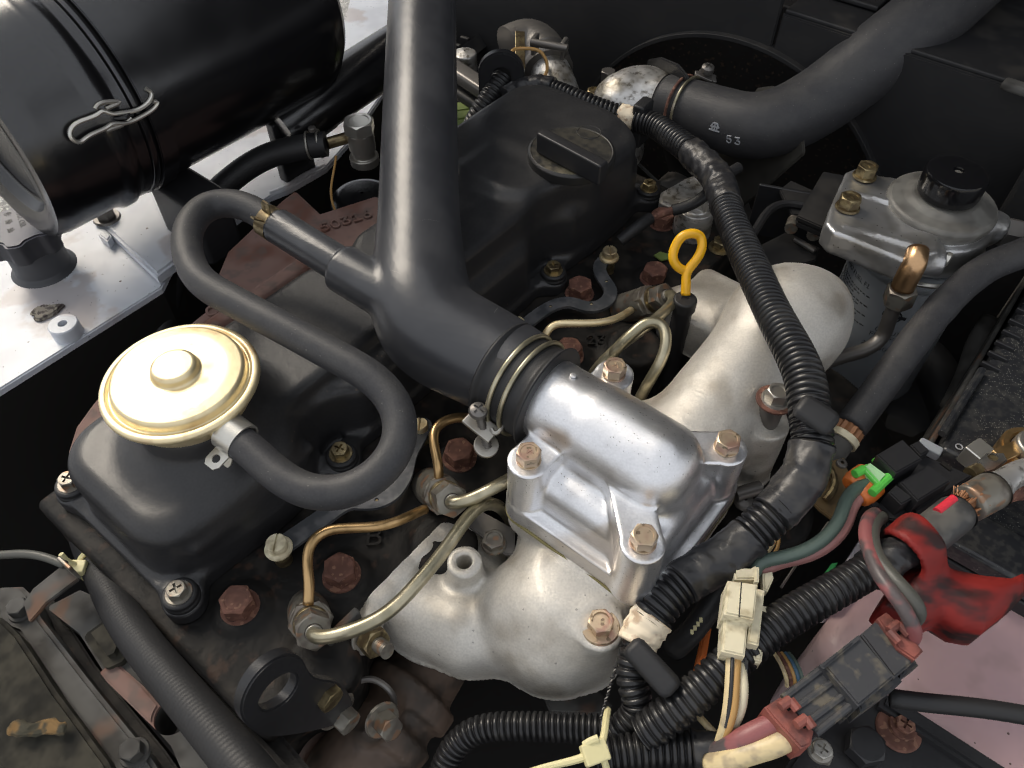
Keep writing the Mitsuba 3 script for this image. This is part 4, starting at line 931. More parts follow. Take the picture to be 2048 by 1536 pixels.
def slot_nut(pos, mt, s=1.0):
    hd = m3.CrossSection([[(0, 0), (.0066 * s, 0), (.0068 * s, .0012), (.0064 * s, .0020), (.0050 * s, .0024), (.0049 * s, .0068), (.0045 * s, .0074), (0, .0074)]]).revolve(40)
    hd = hd - m3.Manifold.cube((.02, .0011, .003), True).rotate((0, 0, 38)).translate((0, 0, .0074))
    part(gp, 'slotted_nut', put(hd, pos), mt, smooth=30)
    part(gp, 'stud', put(rlathe([(.0001, -.012), (.0045, -.012), (.0045, 0), (.0001, 0)], .0004, 24), pos), M_BRASSY)
slot_nut(U(1218, 516, zs), M_GOLD); slot_nut(U(1035, 658, zs), M_GOLD, .9); slot_nut(U(558, 1098, zs), M_CREAM, 1.05); slot_nut(U(842, 862, zs - .003), M_GOLD, .9)

# ------------------------------------------------------------------ injectors and fuel pipes
def injector(px, tip, label):
    """Nut stack leaning along its own axis; px: where the pipe enters, tip: where the body meets the head."""
    t = thing('fuel_injector', label, 'fuel injector', 'injectors in the head')
    top, bot = U(*px), U(*tip)
    ax = unit(top - bot); ln = np.linalg.norm(top - bot)
    part(t, 'body', put(rlathe([(.0001, -.012), (.0102, -.012), (.0102, ln * .50), (.0001, ln * .5)], .001, 40), bot, ax), M_NUT)
    part(t, 'lower_nut', put(hexprism(.0185, .0075, bothends=True), bot + ax * ln * .38, ax, ER + .3 * E1), M_NUT, smooth=28)
    part(t, 'collar', put(rlathe([(.0001, 0), (.0085, 0), (.0085, .004), (.0001, .004)], .0006, 40), bot + ax * (ln * .38 + .0072), ax), M_BRASSY)
    part(t, 'union_nut', put(hexprism(.0155, ln * .62 - .0105, bothends=True, hole=.0042), bot + ax * (ln * .38 + .0100), ax, ER - .2 * E1), M_NUT, smooth=28)
    part(t, 'sleeve', put(rlathe([(.0001, -.004), (.0039, -.004), (.0039, .0012), (.0001, .0012)], .0004, 28), top, ax), M_ZINC)
    return top, ax
I1, X1 = injector((905, 1003, .030), (868, 978, .004), 'hexagonal fuel injector union beside the gold loop pipe at the elbow')
I2, X2 = injector((628, 1266, .024), (616, 1222, -.004), 'hexagonal fuel injector union at the rear corner of the head')
I3, X3 = injector((1334, 592, .030), (1266, 612, .008), 'hexagonal fuel injector union leaning beside the yellow dipstick')
solo('fuel_pipe', tube(np.vstack([[I2 - X2 * .004, I2 + X2 * .004], path((648, 1274, .030), (700, 1262, .034), (770, 1228, .036), (840, 1160, .036), (900, 1085, .034), (945, 1025, .030), (972, 1008, .026), (1000, 1015, .015), (1020, 1040, -.005))]), .0033, 20, .002),
     M_PIPE, 'olive plated steel fuel pipe crossing the rear manifold runner', 'fuel pipe', smooth=True)
solo('fuel_pipe', tube(np.vstack([[I1 - X1 * .004, I1 + X1 * .004], path((935, 1000, .0335), (975, 982, .036), (1020, 958, .036), (1060, 935, .032), (1100, 925, .015))]), .0033, 20, .002),
     M_PIPE, 'olive plated steel fuel pipe running from the middle injector under the elbow', 'fuel pipe', smooth=True)
solo('fuel_pipe', tube(np.vstack([[I3 - X3 * .004, I3 + X3 * .003], path((1346, 598, .034), (1330, 622, .037), (1290, 655, .038), (1240, 692, .034), (1200, 730, .022), (1180, 760, .0))]), .0033, 20, .002),
     M_PIPE, 'olive plated steel fuel pipe from the forward injector down behind the elbow', 'fuel pipe', smooth=True)
solo('fuel_pipe', tube(path((1215, 728, .020), (1232, 700, .034), (1268, 664, .044), (1298, 645, .048), (1322, 650, .048), (1332, 680, .045), (1322, 720, .038), (1300, 760, .028), (1278, 800, .010)), .0033, 20, .002),
     M_PIPE, 'olive plated steel fuel pipe bent in a tight hairpin behind the elbow', 'fuel pipe', smooth=True)
solo('leak_off_pipe', tube(path((616, 1210, .018), (618, 1170, .022), (615, 1120, .025), (624, 1086, .027), (650, 1064, .028), (700, 1056, .028), (770, 1050, .027), (815, 1034, .024), (850, 1018, .017)), .0026, 18, .002),
     M_COPPER, 'thin copper toned leak off pipe between the two rear injectors', 'fuel pipe', smooth=True)
solo('leak_off_pipe', tube(path((878, 966, .020), (876, 930, .028), (869, 892, .032), (870, 862, .034), (885, 845, .035), (920, 835, .034), (960, 838, .028), (1000, 820, .015)), .0026, 18, .002),
     M_COPPER, 'thin copper toned leak off pipe rising beside the hose clamp screw', 'fuel pipe', smooth=True)
solo('leak_off_pipe', tube(path((1088, 690, .018), (1092, 668, .024), (1106, 652, .027), (1130, 647, .028), (1190, 646, .027), (1230, 638, .025), (1262, 620, .018)), .0024, 18, .002),
     M_GOLD, 'thin golden leak off pipe at the forward injector', 'fuel pipe', smooth=True)
# nut on the rear manifold stud
t = thing('manifold_stud_nut', 'brass toned nut and washer on the stud below the rear runner', 'nut')
n0 = U(738, 1276, .004); na = unit(U(772, 1300, .010) - U(738, 1276, .004))
part(t, 'bracket', put(rbox(.004, .020, .022, .001), n0 - na * .006 + np.array([-.008, 0, 0]), EZ, na), M_GRIME)
part(t, 'washer', put(rlathe([(.001, 0), (.009, 0), (.009, .0016), (.001, .0016)], .0005, 32), n0 - na * .002, na), M_ZINC)
part(t, 'nut', put(hexprism(.0130, .0075, bothends=True, hole=.003), n0, na), M_BRASSY, smooth=28)
part(t, 'stud', tube([n0, n0 + na * .0155], .0036, 18, .0004, prof=lambda s, th: .0003 * np.sin(2 * np.pi * (s / .0012 + th / 6.2832))), M_NUT)

# ------------------------------------------------------------------ dipstick
t = thing('dipstick', 'yellow plastic loop handled dipstick in its black tube', 'dipstick')
dz = .048
part(t, 'handle', tube(path((1371, 590, .040), (1372, 565, .046), (1374, 545, .050), (1392, 520, .056), (1404, 492, .062), (1400, 473, .066), (1386, 467, .068), (1366, 472, .067), (1351, 492, .062), (1346, 515, .057), (1354, 532, .053), (1370, 542, .050)), .0029, 20, .0015), M_YELLOW, smooth=True)
part(t, 'tube_cap', put(rlathe([(.0001, 0), (.0062, 0), (.0072, .001), (.0072, .0085), (.0064, .0095), (.0024, .0095), (.0022, .0088), (.0001, .0088)], .0008, 40), U(1371, 598, .040) - [0, 0, .009]), M_DARKRUB)
part(t, 'tube', rod(U(1371, 598, .040) - [0, 0, .008], U(1371, 598, .040) - [0, 0, .075], .0060, 28), M_BLACK)

# ------------------------------------------------------------------ front end of the head: spout, sensor, bolts
t = thing('front_water_spout', 'dirty aluminium water spout stump beside the front head bolt', 'water spout')
w0 = U(1392, 415, .022)
part(t, 'stump', put(rlathe([(.0085, .001), (.0085, -.008), (.0001, -.008), (.0001, -.06), (.0150, -.06), (.0135, -.004), (.0128, 0), (.0092, 0), (.0085, .001)], .0008, 48), w0), M_ALUDIRT)
part(t, 'flange', plate([(1322, 382), (1375, 352), (1410, 345), (1432, 380), (1400, 408), (1345, 412), (1318, 402)], .014, .02, .002, .004), M_ALUDIRT)
bolt(t, U(1440, 495, .0), af=.0105, h=.006, flange=.0085, mat=M_BRASSY, dish=.0008)
t = thing('sensor_lead', 'black sleeved sensor lead with a rusty bare section over the bolt', 'wire')
part(t, 'sleeve', tube(path((1478, 335, .040), (1440, 360, .038), (1405, 395, .034), (1375, 412, .030), (1345, 421, .027)), .0040, 18, .002), M_DARKRUB)
part(t, 'bare_section', tube(path((1348, 420, .027), (1322, 428, .025), (1296, 438, .024)), .0027, 16, .002), M_RUST)
part(t, 'lower_sleeve', tube(path((1300, 436, .024), (1270, 458, .022), (1240, 482, .016)), .0042, 18, .002), M_DARKRUB)
solo('leaf_scrap', plate([(1308, 510), (1320, 503), (1340, 508), (1338, 517), (1322, 520)], .0035, .0012, 0), M_LGREEN, 'small scrap of green leaf beside a rusty head bolt', 'leaf')

# ------------------------------------------------------------------ main wiring harness
hn = thing('main_harness', 'thick ribbed black loom over cover front and manifold with tape wraps', 'wiring harness')
def loom(key, pts, rad, n=36, name='loom', pitch=.0034, amp=.00115, slit=None):
    return part(key, name, tube(pts, rad, n, .00045, prof=ribs(pitch, amp, .6, slit)), M_LOOM, smooth=True)
def tape(key, pts, rad, name='tape_wrap', pitch=.010, seed=0, mt=None, wob=.0009, amp=.0007):
    return part(key, name, tube(pts, rad, 36, .0012, prof=taped(pitch, amp, seed, wob)), mt or M_TAPE, smooth=True)
tape(hn, path((1010, 195, .052), (1040, 180, .054), (1075, 172, .056), (1105, 178, .056)), .0078, seed=1)
loom(hn, path((1095, 174, .056), (1130, 187, .056), (1190, 212, .054), (1246, 231, .052)), .0066)
tape(hn, path((1240, 229, .052), (1256, 234, .052), (1270, 239, .051)), .0074, 'white_tape', .0045, 2, M_WTAPE)
part(hn, 'clip', put(rbox(.0095, .017, .034, .002), U(1282, 245, .048), EZ, U(1300, 250, .05) - U(1262, 236, .05)), M_DARKRUB)
loom(hn, path((1275, 240, .052), (1310, 252, .053), (1345, 275, .055), (1385, 306, .058), (1405, 325, .0595)), .0088)
tape(hn, path((1380, 302, .058), (1405, 325, .0595), (1430, 352, .061), (1445, 384, .063), (1452, 412, .064)), .0098, seed=3, wob=.0014)
loom(hn, path((1448, 398, .063), (1462, 440, .065), (1488, 500, .068), (1520, 570, .073), (1556, 645, .078), (1588, 705, .080), (1610, 760, .080), (1618, 810, .078), (1622, 850, .075)), .0092)
part(hn, 'clip', put(rbox(.019, .013, .007, .0032), U(1632, 830, .088), (-.1, -.3, 1), U(1665, 850, .085) - U(1605, 815, .085)), M_DARKRUB)
loom(hn, path((1621, 840, .075), (1625, 875, .072), (1622, 905, .069), (1612, 940, .066)), .0096, amp=.0008, slit=1.0)
tape(hn, path((1624, 890, .071), (1612, 940, .066), (1585, 985, .061), (1545, 1030, .056)), .0100, seed=4, pitch=.016, wob=.0012)
loom(hn, path((1560, 1015, .058), (1525, 1048, .054), (1490, 1080, .050)), .0093, pitch=.0036, slit=.8)
tape(hn, path((1500, 1070, .052), (1465, 1102, .048), (1425, 1130, .045), (1385, 1152, .043), (1362, 1170, .042)), .0099, seed=5, pitch=.015, wob=.0014)
loom(hn, path((1372, 1162, .042), (1345, 1185, .040), (1320, 1212, .038), (1300, 1240, .035)), .0088, pitch=.0036)
tape(hn, path((1306, 1232, .036), (1288, 1260, .033), (1274, 1290, .030)), .0088, 'white_tape', .0052, 6, M_WTAPE, .0010, .0010)
loom(hn, path((1280, 1280, .031), (1266, 1320, .027), (1266, 1370, .022), (1275, 1410, .017), (1262, 1440, .012), (1230, 1470, .006)), .0066, pitch=.0036, amp=.0010)
part(hn, 'clip', put(rbox(.026, .011, .008, .0032), U(1303, 1335, .041), (-.2, -.3, 1), U(1345, 1370, .04) - U(1275, 1295, .04)), M_DARKRUB)
part(hn, 'torn_edge', tube(np.array([U(1270 - k * .62 + 3.5 * math.sin(k * 1.9), 1205 + k * 2.1, .030 - .00012 * k) for k in range(112)]), .0006, 6, .0012), M_LOOM)
# stray thin wires under the harness
for i, (pp, m_) in enumerate(((((1470, 1135, .02), (1520, 1118, .022), (1548, 1085, .024), (1552, 1058, .024)), M_WTAN), (((1480, 1140, .02), (1532, 1122, .022), (1556, 1092, .024), (1556, 1062, .024)), M_WYEL), (((1468, 1120, .024), (1500, 1105, .025), (1526, 1096, .026)), M_WBLUE))):
    solo('loom_wire', tube(path(*pp), .0009, 8), m_, ['thin tan wire leaving the taped harness above the cream connector', 'thin orange wire leaving the taped harness above the cream connector', 'thin blue wire leaving the taped harness above the cream connector'][i], 'wire', smooth=True)

# second harness to the battery and the bottom looms
h2 = thing('battery_harness', 'thick ribbed black loom climbing from the bottom to the red terminal boot', 'wiring harness')
loom(h2, path((1285, 1470, .022), (1325, 1440, .027), (1385, 1392, .033), (1450, 1335, .038), (1520, 1275, .041), (1600, 1220, .043), (1680, 1175, .045), (1760, 1128, .046)), .0080, pitch=.0036, amp=.0009, slit=1.2)
tape(h2, path((1735, 1140, .0465), (1775, 1118, .0468), (1825, 1095, .047)), .0086, seed=8, pitch=.02, wob=.002)
t = thing('lower_loom', 'ribbed black loom lying level along the dark bottom edge', 'wiring harness')
loom(t, path((880, 1560, -.02), (905, 1500, -.012), (950, 1462, -.006), (1020, 1452, -.002), (1110, 1454, 0), (1180, 1458, .002), (1240, 1462, .004)), .0060, pitch=.0028)
t = thing('bottom_loom', 'ribbed grey black loom with a cream tie and taped end at the bottom', 'wiring harness')
loom(t, path((1190, 1512, .015), (1240, 1505, .016), (1320, 1500, .017), (1400, 1500, .018)), .0072, pitch=.0030)
tape(t, path((1385, 1500, .018), (1415, 1500, .019), (1446, 1505, .019)), .0076, seed=9)
# cable ties
t = thing('cable_tie', 'cream nylon cable tie with a square head at the bottom edge', 'cable tie')
part(t, 'head', put(rbox(.0105, .0085, .006, .0008), U(1190, 1505, .032), (0.1, -.2, 1), U(1210, 1490, .03) - U(1170, 1505, .03)), M_TIE)
part(t, 'tail', tube(path((1185, 1508, .032), (1150, 1520, .030), (1100, 1532, .027), (1040, 1550, .022)), [.0018, .0016, .0014, .0014], 8, .003), M_TIE)
part(t, 'strap', tube(path((1200, 1500, .033), (1208, 1470, .032), (1212, 1440, .026), (1216, 1420, .015)), .0015, 8, .003), M_TIE)
part(t, 'strap', tube(path((1205, 1512, .032), (1214, 1540, .028), (1220, 1570, .02)), .0015, 8, .003), M_TIE)
part(t, 'strap_end', tube(path((1168, 1490, .034), (1185, 1480, .036), (1196, 1476, .036)), .0015, 8, .003), M_TIE)

# ------------------------------------------------------------------ fuel filter
FC = U(1885, 405, 0.062)                                        # its upright axis
ff = thing('fuel_filter', 'fuel filter with dusty aluminium head, priming knob and printed grey can', 'fuel filter')
def f_ff(p):
    q = p - FC
    d = d_cyl(p, FC - [0, 0, .034], FC - [0, 0, .010], .0355, .003)
    d = smin(d, d_cyl(p, FC - [0, 0, .012], FC - [0, 0, .004], .030, .003), .004)
    b1, b2 = U(1712, 352, .060), U(1690, 420, .060)
    zz = p[:, 2]
    pg = ARM
    arm = np.hypot(np.maximum(sd_poly(p[:, :2], pg) + .002, 0), np.maximum(np.abs(zz - .0510) - .0065, 0)) + np.minimum(np.maximum(sd_poly(p[:, :2], pg) + .002, np.abs(zz - .0510) - .0065), 0) - .002
    d = smin(d, arm, .004)
    for a, b in (((1700, 383), (1800, 412)), ((1690, 452), (1822, 492))):
        d = smin(d, d_cap(p, U(*a, .0592), U(*b, .0592), .0012, .0034), .002)
    d = smin(d, d_cap(p, U(1780, 380, .053), U(1850, 480, .053), .006), .006)
    d = smin(d, d_cyl(p, U(1812, 518, .046), U(1880, 522, .046), .0100, .002), .004)
    d = smin(d, d_cyl(p, FC, U(1995, 460, .046), .0105, .001), .006)
    return d + .0005 * (meshkit.noise(p * 160, 3) - .5)
def sd_poly(p, pg):                                             # signed distance to a polygon in the plane
    v = np.asarray(pg.exterior.coords)[:-1]; w = np.roll(v, -1, 0)
    d = np.full(len(p), 9.0); ins = np.zeros(len(p), bool)
    for a, b in zip(v, w):
        e = b - a; t = np.clip(((p - a) @ e) / (e @ e), 0, 1)
        d = np.minimum(d, np.hypot(*(p - a - t[:, None] * e).T))
        c = (a[1] <= p[:, 1]) != (b[1] <= p[:, 1])
        ins ^= c & (p[:, 0] < (p[:, 1] - a[1]) / (b[1] - a[1] if b[1] != a[1] else 1) * e[0] + a[0])
    return np.where(ins, -d, d)
ARM = Polygon([U(x, y, .060)[:2] for x, y in ((1692, 342), (1712, 334), (1800, 360), (1880, 400), (1880, 500), (1812, 520), (1668, 462), (1652, 444), (1660, 415))]).buffer(-.002).buffer(.002)
lo, hi = FC - [.095, .07, .045], FC + [.062, .07, .012]
part(ff, 'head', snet(f_ff, lo, hi, .0017), mat('aluminium_filter_head', lambda p, n, uv: mix(mix((0.50, 0.50, 0.50), (0.34, 0.33, 0.31), smoothstep(.35, .7, F(p, 70))), (.09, .08, .07), .8 * S(p, 420, .05)), .36, metal=.85, bump=lambda p, n, uv: .00012 * fbm(p.x * 600, p.y * 600, p.z * 600, 2)), smooth=True)
part(ff, 'pump_dish', put(rlathe([(.001, -.008), (.0305, -.012), (.0332, -.0060), (.0336, -.0020), (.0318, .0002), (.0245, .0016), (.0200, .0042), (.001, .0046)], .0014, 72), FC + [0, 0, .0015]), mat('dish_grey_dust', lambda p, n, uv: mix((0.17, 0.165, 0.15), (0.11, 0.105, 0.095), smoothstep(.35, .7, F(p, 90))), .5, metal=.2))
part(ff, 'knob', put(m3.CrossSection([[(0, 0), (.0160, 0), (.0182, .0012), (.0187, .004), (.0188, .0138), (.0178, .0163), (.0150, .0175), (.0034, .0178), (.0032, .0158), (0, .0158)]]).revolve(72), FC + [0, 0, .0065]), M_KNOB, smooth=40)
part(ff, 'knob_pin', put(rlathe([(.0001, 0), (.0022, 0), (.0020, .0008), (.0001, .001)], .0003, 20), FC + [0, 0, .0222]), M_BRIGHT)
bolt(ff, U(1729, 352, .0605), af=.0118, h=.0075, flange=.0078, mat=M_BRASSY, dish=.0008, mark=7, roll=.4)
bolt(ff, U(1695, 414, .0605), af=.0118, h=.0075, flange=.0078, mat=M_BRASSY, dish=.0008, mark=7, roll=.1)
CANR = .0405
part(ff, 'can', put(rlathe([(.001, -.155), (.040, -.155), (CANR - .001, -.148), (CANR - .001, -.044), (CANR + .0006, -.042), (CANR + .0014, -.0385), (CANR + .0006, -.0352), (.001, -.035)], .0015, 90), FC), M_CAN, smooth=40)
part(ff, 'rim', put(rlathe([(CANR - .003, -.0366), (CANR + .0010, -.0366), (CANR + .0014, -.0348), (CANR - .001, -.0335), (CANR - .003, -.0366)], .0005, 90), FC), M_BRIGHT)
def wrap(mesh, th0, z0, R):                                     # lettering bent round the can: x runs round it, y up
    m = tm(mesh).copy(); v = m.vertices
    th = th0 + v[:, 0] / R
    m.vertices = FC + np.stack([np.cos(th) * (R + v[:, 2]), np.sin(th) * (R + v[:, 2]), z0 + v[:, 1]], 1)
    return m
cd = math.atan2(*(CO - FC)[[1, 0]])
pr, Rw = [], CANR - .0011
pr.append(wrap(meshkit.text_mesh('KING FUEL FI', .0034, .0003), cd - 1.22, -.0555, Rw))
rg = np.random.default_rng(3)
for k in range(11):                                             # print too small to read: broken bars
    x = 0.0
    while x < .036 - .006 * (k % 3):
        w = rg.uniform(.0012, .0042)
        pr.append(wrap(tm(rbox(w, .0010, .0003, .0001, 4)).apply_translation((x + w / 2, 0, .0001)), cd - 1.32 + .01 * k, -.0610 - .0026 * k, Rw)); x += w + .0009
pr.append(wrap(meshkit.text_mesh('16405', .0030, .0003), cd - 1.05, -.0955, Rw))
for tx, z_, o in (('GENUI', -.0830, -.05), ('FUEL FI', -.0885, -.10), ('2(16405', -.0990, -.16)):
    pr.append(wrap(meshkit.text_mesh(tx, .0036, .0003), cd + o, z_, Rw))
pr.append(wrap(strokes([[(0, .2), (.5, .2), (.5, .95), (0, .95), (0, .2)], [(0, .57), (.5, .57)]], .0048, .12, .0003), cd + .0, -.0775, Rw))
ringp = Point(0, 0).buffer(.0052).difference(Point(0, 0).buffer(.0041)).union(sbox(-.0075, -.0014, .0075, .0014))
pr.append(wrap(tm(slab(ringp, .0003, 0)), cd + .14, -.0665, Rw))
part(ff, 'can_print', join(*pr), M_PRINT, smooth=False)
part(ff, 'brass_elbow', tube(path((1836, 500, .0620), (1829, 526, .058), (1815, 554, .048), (1805, 575, .040)), [.0062, .0070, .0070, .0068], 20, .002), mat('brass_fitting', (.58, .36, .19), .28, metal=.95), smooth=True)
fa = unit(U(1800, 590, .034) - U(1814, 556, .048))
part(ff, 'flare_nut', put(hexprism(.0160, .0125, bothends=True), U(1806, 576, .0395), fa), M_NUT, smooth=28)
part(ff, 'fuel_pipe', tube(path((1798, 598, .030), (1778, 640, .014), (1765, 672, .002), (1738, 696, -.004), (1690, 712, -.006), (1640, 730, -.006)), .0046, 20, .003), M_STEELD, smooth=True)
part(ff, 'plug_neck', rod(U(1985, 462, .046), U(2003, 462, .046), .0062), M_ZINC)
part(ff, 'hex_plug', put(hexprism(.0175, .0125, bothends=True), U(2000, 462, .046), CR * .96 - np.array([0, .2, .1])), M_STEELD, smooth=28)
part(ff, 'bleed_screw', put(rlathe([(.001, 0), (.0048, 0), (.0046, .003), (.001, .0034)], .0006, 24), U(1890, 517, .048), unit(np.array([.75, -.65, 0]))), M_BRIGHT)
# brackets
t = thing('filter_bracket', 'black folded steel bracket carrying the fuel filter with two studs', 'bracket')
part(t, 'top_plate', plate([(1594, 432), (1647, 342), (1700, 352), (1680, 470), (1640, 452)], .0345, .004, .0008), M_SHROUD)
part(t, 'front_lip', plate([(1594, 432), (1690, 474), (1800, 520), (1800, 532), (1690, 486), (1594, 444)], .030, .004, .0006), M_SHROUD)
part(t, 'rear_plate', plate([(1560, 378), (1582, 360), (1645, 388), (1622, 430), (1585, 430)], .022, .004, .0008), M_SHROUD)
part(t, 'channel_wall', tube(path((1500, 478, .022), (1520, 445, .024), (1545, 416, .024), (1575, 408, .024), (1605, 412, .024)), .0030, 8, .002), M_BLACK)
part(t, 'channel_wall', put(rbox(.052, .003, .045, .001), U(1575, 430, .0), EZ, U(1620, 440, 0) - U(1540, 425, 0)), M_BLACK)
part(t, 'channel_floor', plate([(1500, 500), (1575, 462), (1642, 496), (1632, 520), (1540, 545), (1490, 545)], .006, .004, .0008), M_SHROUD)
part(t, 'floor_bead', rod(U(1590, 478, .008), U(1630, 502, .008), .0022, 10), M_STEELD)
for q in ((1584, 452), (1628, 466)):
    d_ = unit(np.array([-.35, -.8, .1]))
    part(t, 'stud', tube([U(*q, .020) - d_ * .008, U(*q, .020) + d_ * .004], .0042, 16, .0005, prof=lambda s, th: .0003 * np.sin(2 * np.pi * (s / .0012 + th / 6.2832))), M_NUT)

# ------------------------------------------------------------------ hose on the right
HP = path((2120, 470, .055), (2048, 505, .050), (1985, 530, .046), (1920, 577, .040), (1855, 648, .032), (1795, 728, .024), (1745, 796, .016), (1700, 856, .008))
solo('bypass_hose', tube(HP, .0092, 36, .003, prof=lambda s, th: .0004 * np.cos(2 * np.pi * s / .0055) ** 8 * np.exp(-((s - .11) / .05) ** 2)), M_RUBBER, 'plain dusty black rubber hose sloping past the fuel filter can', 'hose', smooth=True)
t = thing('hose_end_clip', 'pale plastic clip collar at the lower end of the sloping hose', 'hose clip')
hx = unit(HP[-1] - HP[-2])
part(t, 'frayed_sleeve', tube([HP[-1] - hx * .003, HP[-1] + hx * .007], .0084, 28, .001, prof=lambda s, th: .0006 * np.cos(14 * th)), M_STRAND)
part(t, 'collar', tube([HP[-1] + hx * .006, HP[-1] + hx * .010], .0096, 28, .001), M_CREAM)
part(t, 'stub', tube([HP[-1] + hx * .009, HP[-1] + hx * .045], .0080, 28, .004), M_GRIME)
part(t, 'lower_band', tube([HP[-1] + hx * .026, HP[-1] + hx * .029], .0090, 28, .001), M_GRIME)
solo('lower_dark_hose', tube(path((1760, 640, -.10), (1830, 690, -.11), (1880, 760, -.12), (1905, 830, -.14)), .017, 24, .006), M_DARKRUB, 'dark hose dropping behind the sloping hose above the gravel', 'hose', smooth=True)
solo('brown_cable', tube(path((1985, 640, -.02), (1955, 690, -.03), (1935, 750, -.04), (1900, 820, -.06)), .0075, 16, .004), M_GRIME, 'brown grimy cable running beside the battery edge', 'cable', smooth=True)

# ------------------------------------------------------------------ battery
bt = thing('battery', 'black battery with flecked dusty top and ribbed edge', 'battery')
part(bt, 'case', put(rbox(.42, .22, .17, .004), W(.515, .363, -.058)), M_BATT)
part(bt, 'lower_ledge', put(rbox(.03, .22, .014, .003), W(.292, .372, -.010)), M_BATT)
part(bt, 'front_groove', put(rbox(.010, .20, .02, .002), W(.284, .380, -.030)), M_BLACK)
part(bt, 'edge_rail', tube(path((1884, 868, .029), (1964, 740, .029)), .0022, 8, .01), M_BATT)
part(bt, 'rust_strip', put(rbox(.40, .003, .10, .001), W(.515, .2495, -.045)), M_GRIME)
for q in ((1977, 734), (1990, 713), (2004, 692), (2018, 670), (2031, 648), (2046, 626)):
    part(bt, 'rib', put(rbox(.0022, .0105, .0035, .0006), U(q[0] + 4, q[1], .028), EZ, E1 * 1.0), M_BLACK)
part(bt, 'vent_dot', put(rlathe([(.0014, 0), (.0021, 0), (.0019, .0006), (.0016, .0006), (.0014, 0)], .0001, 16), U(1918, 894, .0275)), M_PRINTW)
part(bt, 'clip_tab', put(rbox(.006, .012, .006, .001), U(1858, 898, .031)), M_CAN)
# terminal and clamp
tt_ = thing('battery_terminal', 'grey lead battery post gripped by a corroded copper toned clamp', 'battery terminal')
tp = U(2042, 925, .029)
part(tt_, 'post', put(rlathe([(.001, 0), (.0105, 0), (.0095, .016), (.0085, .0172), (.001, .0172)], .001, 40), tp), M_ZINC)
part(tt_, 'clamp_ring', put(tm(slab(Point(0, 0).buffer(.0148).difference(Point(0, 0).buffer(.0104)), .012, .001)), tp), M_COPPER)
part(tt_, 'lug_block', put(rbox(.012, .010, .012, .001), U(1951, 910, .036), EZ, U(1970, 900, .04) - U(1940, 920, .04)), M_BRIGHT)
part(tt_, 'strap', plate([(1955, 922), (1975, 905), (2008, 905), (2016, 920), (1990, 940), (1975, 945)], .044, .003, .0006, 0, [(1985, 912, .0022)]), M_GRIME)
part(tt_, 'clamp_screw', rod(U(1940, 950, .040), U(1990, 925, .040), .0040), M_BRASSY)
part(tt_, 'clamp_arm', put(rbox(.016, .008, .010, .001), U(2010, 912, .038), EZ, U(2030, 905, .04) - U(1985, 925, .04)), M_COPPER)
# cable with crimp lug
cb = thing('battery_cable', 'heavy black battery cable with red stripe, frayed end and crimped lug', 'battery cable')
c0, c1 = U(1848, 1078, .0485), U(1918, 1022, .0495)
part(cb, 'insulation', tube([c0 - (c1 - c0) * .35, c1], .0092, 32, .004), mat('cable_grey_black', lambda p, n, uv: mix((.045, .045, .045), (.10, .095, .085), smoothstep(.4, .7, F(p, 120))), .5), smooth=True)
cs = unit(np.cross(unit(c1 - c0), EZ)); cu = np.cross(cs, unit(c1 - c0))
st = [c0 + (c1 - c0) * k + unit(cu * .85 - cs * .5) * .0088 for k in (.42, .9)]
part(cb, 'red_stripe', tube(st, .0022, 12, .003), mat('print_red', (.62, .03, .05), .45))
rg = np.random.default_rng(5)
part(cb, 'frayed_strands', join(*[tube([c1 + (cs * math.cos(k) + cu * math.sin(k)) * .0060 * rg.uniform(.2, 1), c1 + unit(c1 - c0) * .010 + (cs * math.cos(k) + cu * math.sin(k)) * .0075 * rg.uniform(.3, 1.2) + rg.normal(0, .0008, 3)], .00045, 5, .004) for k in rg.uniform(0, 6.28, 140)]), M_STRAND)
part(cb, 'crimp', tube([c1 + unit(c1 - c0) * .006, U(1990, 978, .050)], [.0088, .0092], 28, .003), M_NUT, smooth=True)
part(cb, 'lug', tube(path((1985, 982, .050), (2010, 962, .050), (2045, 944, .050), (2100, 935, .050)), [.0080, .0062, .0062, .007], 20, .003), M_ALUDIRT, smooth=True)
part(cb, 'lower_lug', tube(path((1995, 990, .040), (2020, 980, .036), (2060, 975, .034)), [.006, .006, .006], 14, .004), M_RUST, smooth=True)
# connector block
kb = thing('connector_block', 'stepped black plastic connector block lying beside the battery', 'connector')
for nm, pts, z, h in (('base', [(1790, 965), (1846, 910), (1880, 922), (1946, 951), (1835, 1022)], .046, .022), ('upper_housing', [(1754, 909), (1806, 878), (1845, 917), (1793, 946)], .060, .016),
                      ('main_housing', [(1800, 964), (1857, 929), (1903, 961), (1836, 1002)], .056, .012), ('small_housing', [(1777, 984), (1793, 969), (1828, 995), (1803, 1009)], .054, .012),
                      ('lower_housing', [(1753, 1017), (1775, 984), (1834, 1017), (1799, 1041), (1768, 1037)], .044, .018), ('latch', [(1732, 1004), (1744, 995), (1760, 1006), (1749, 1018)], .046, .014),
                      ('latch', [(1766, 1040), (1784, 1032), (1805, 1047), (1777, 1060)], .041, .016), ('rear_tab', [(1821, 889), (1839, 880), (1860, 900), (1842, 911)], .052, .012)):
    part(kb, nm, plate(pts, z, h, .0007), M_BLACK, smooth=False)
part(kb, 'slot', plate([(1880, 926), (1888, 922), (1904, 936), (1900, 941)], .0468, .002, 0), M_DARK)
gk = thing('green_plug', 'bright green plastic plug with two orange seals on the black block', 'connector')
part(gk, 'frame', plate([(1709, 948), (1759, 921), (1786, 945), (1744, 988)], .050, .006, .001, 0), M_GREEN, smooth=False)
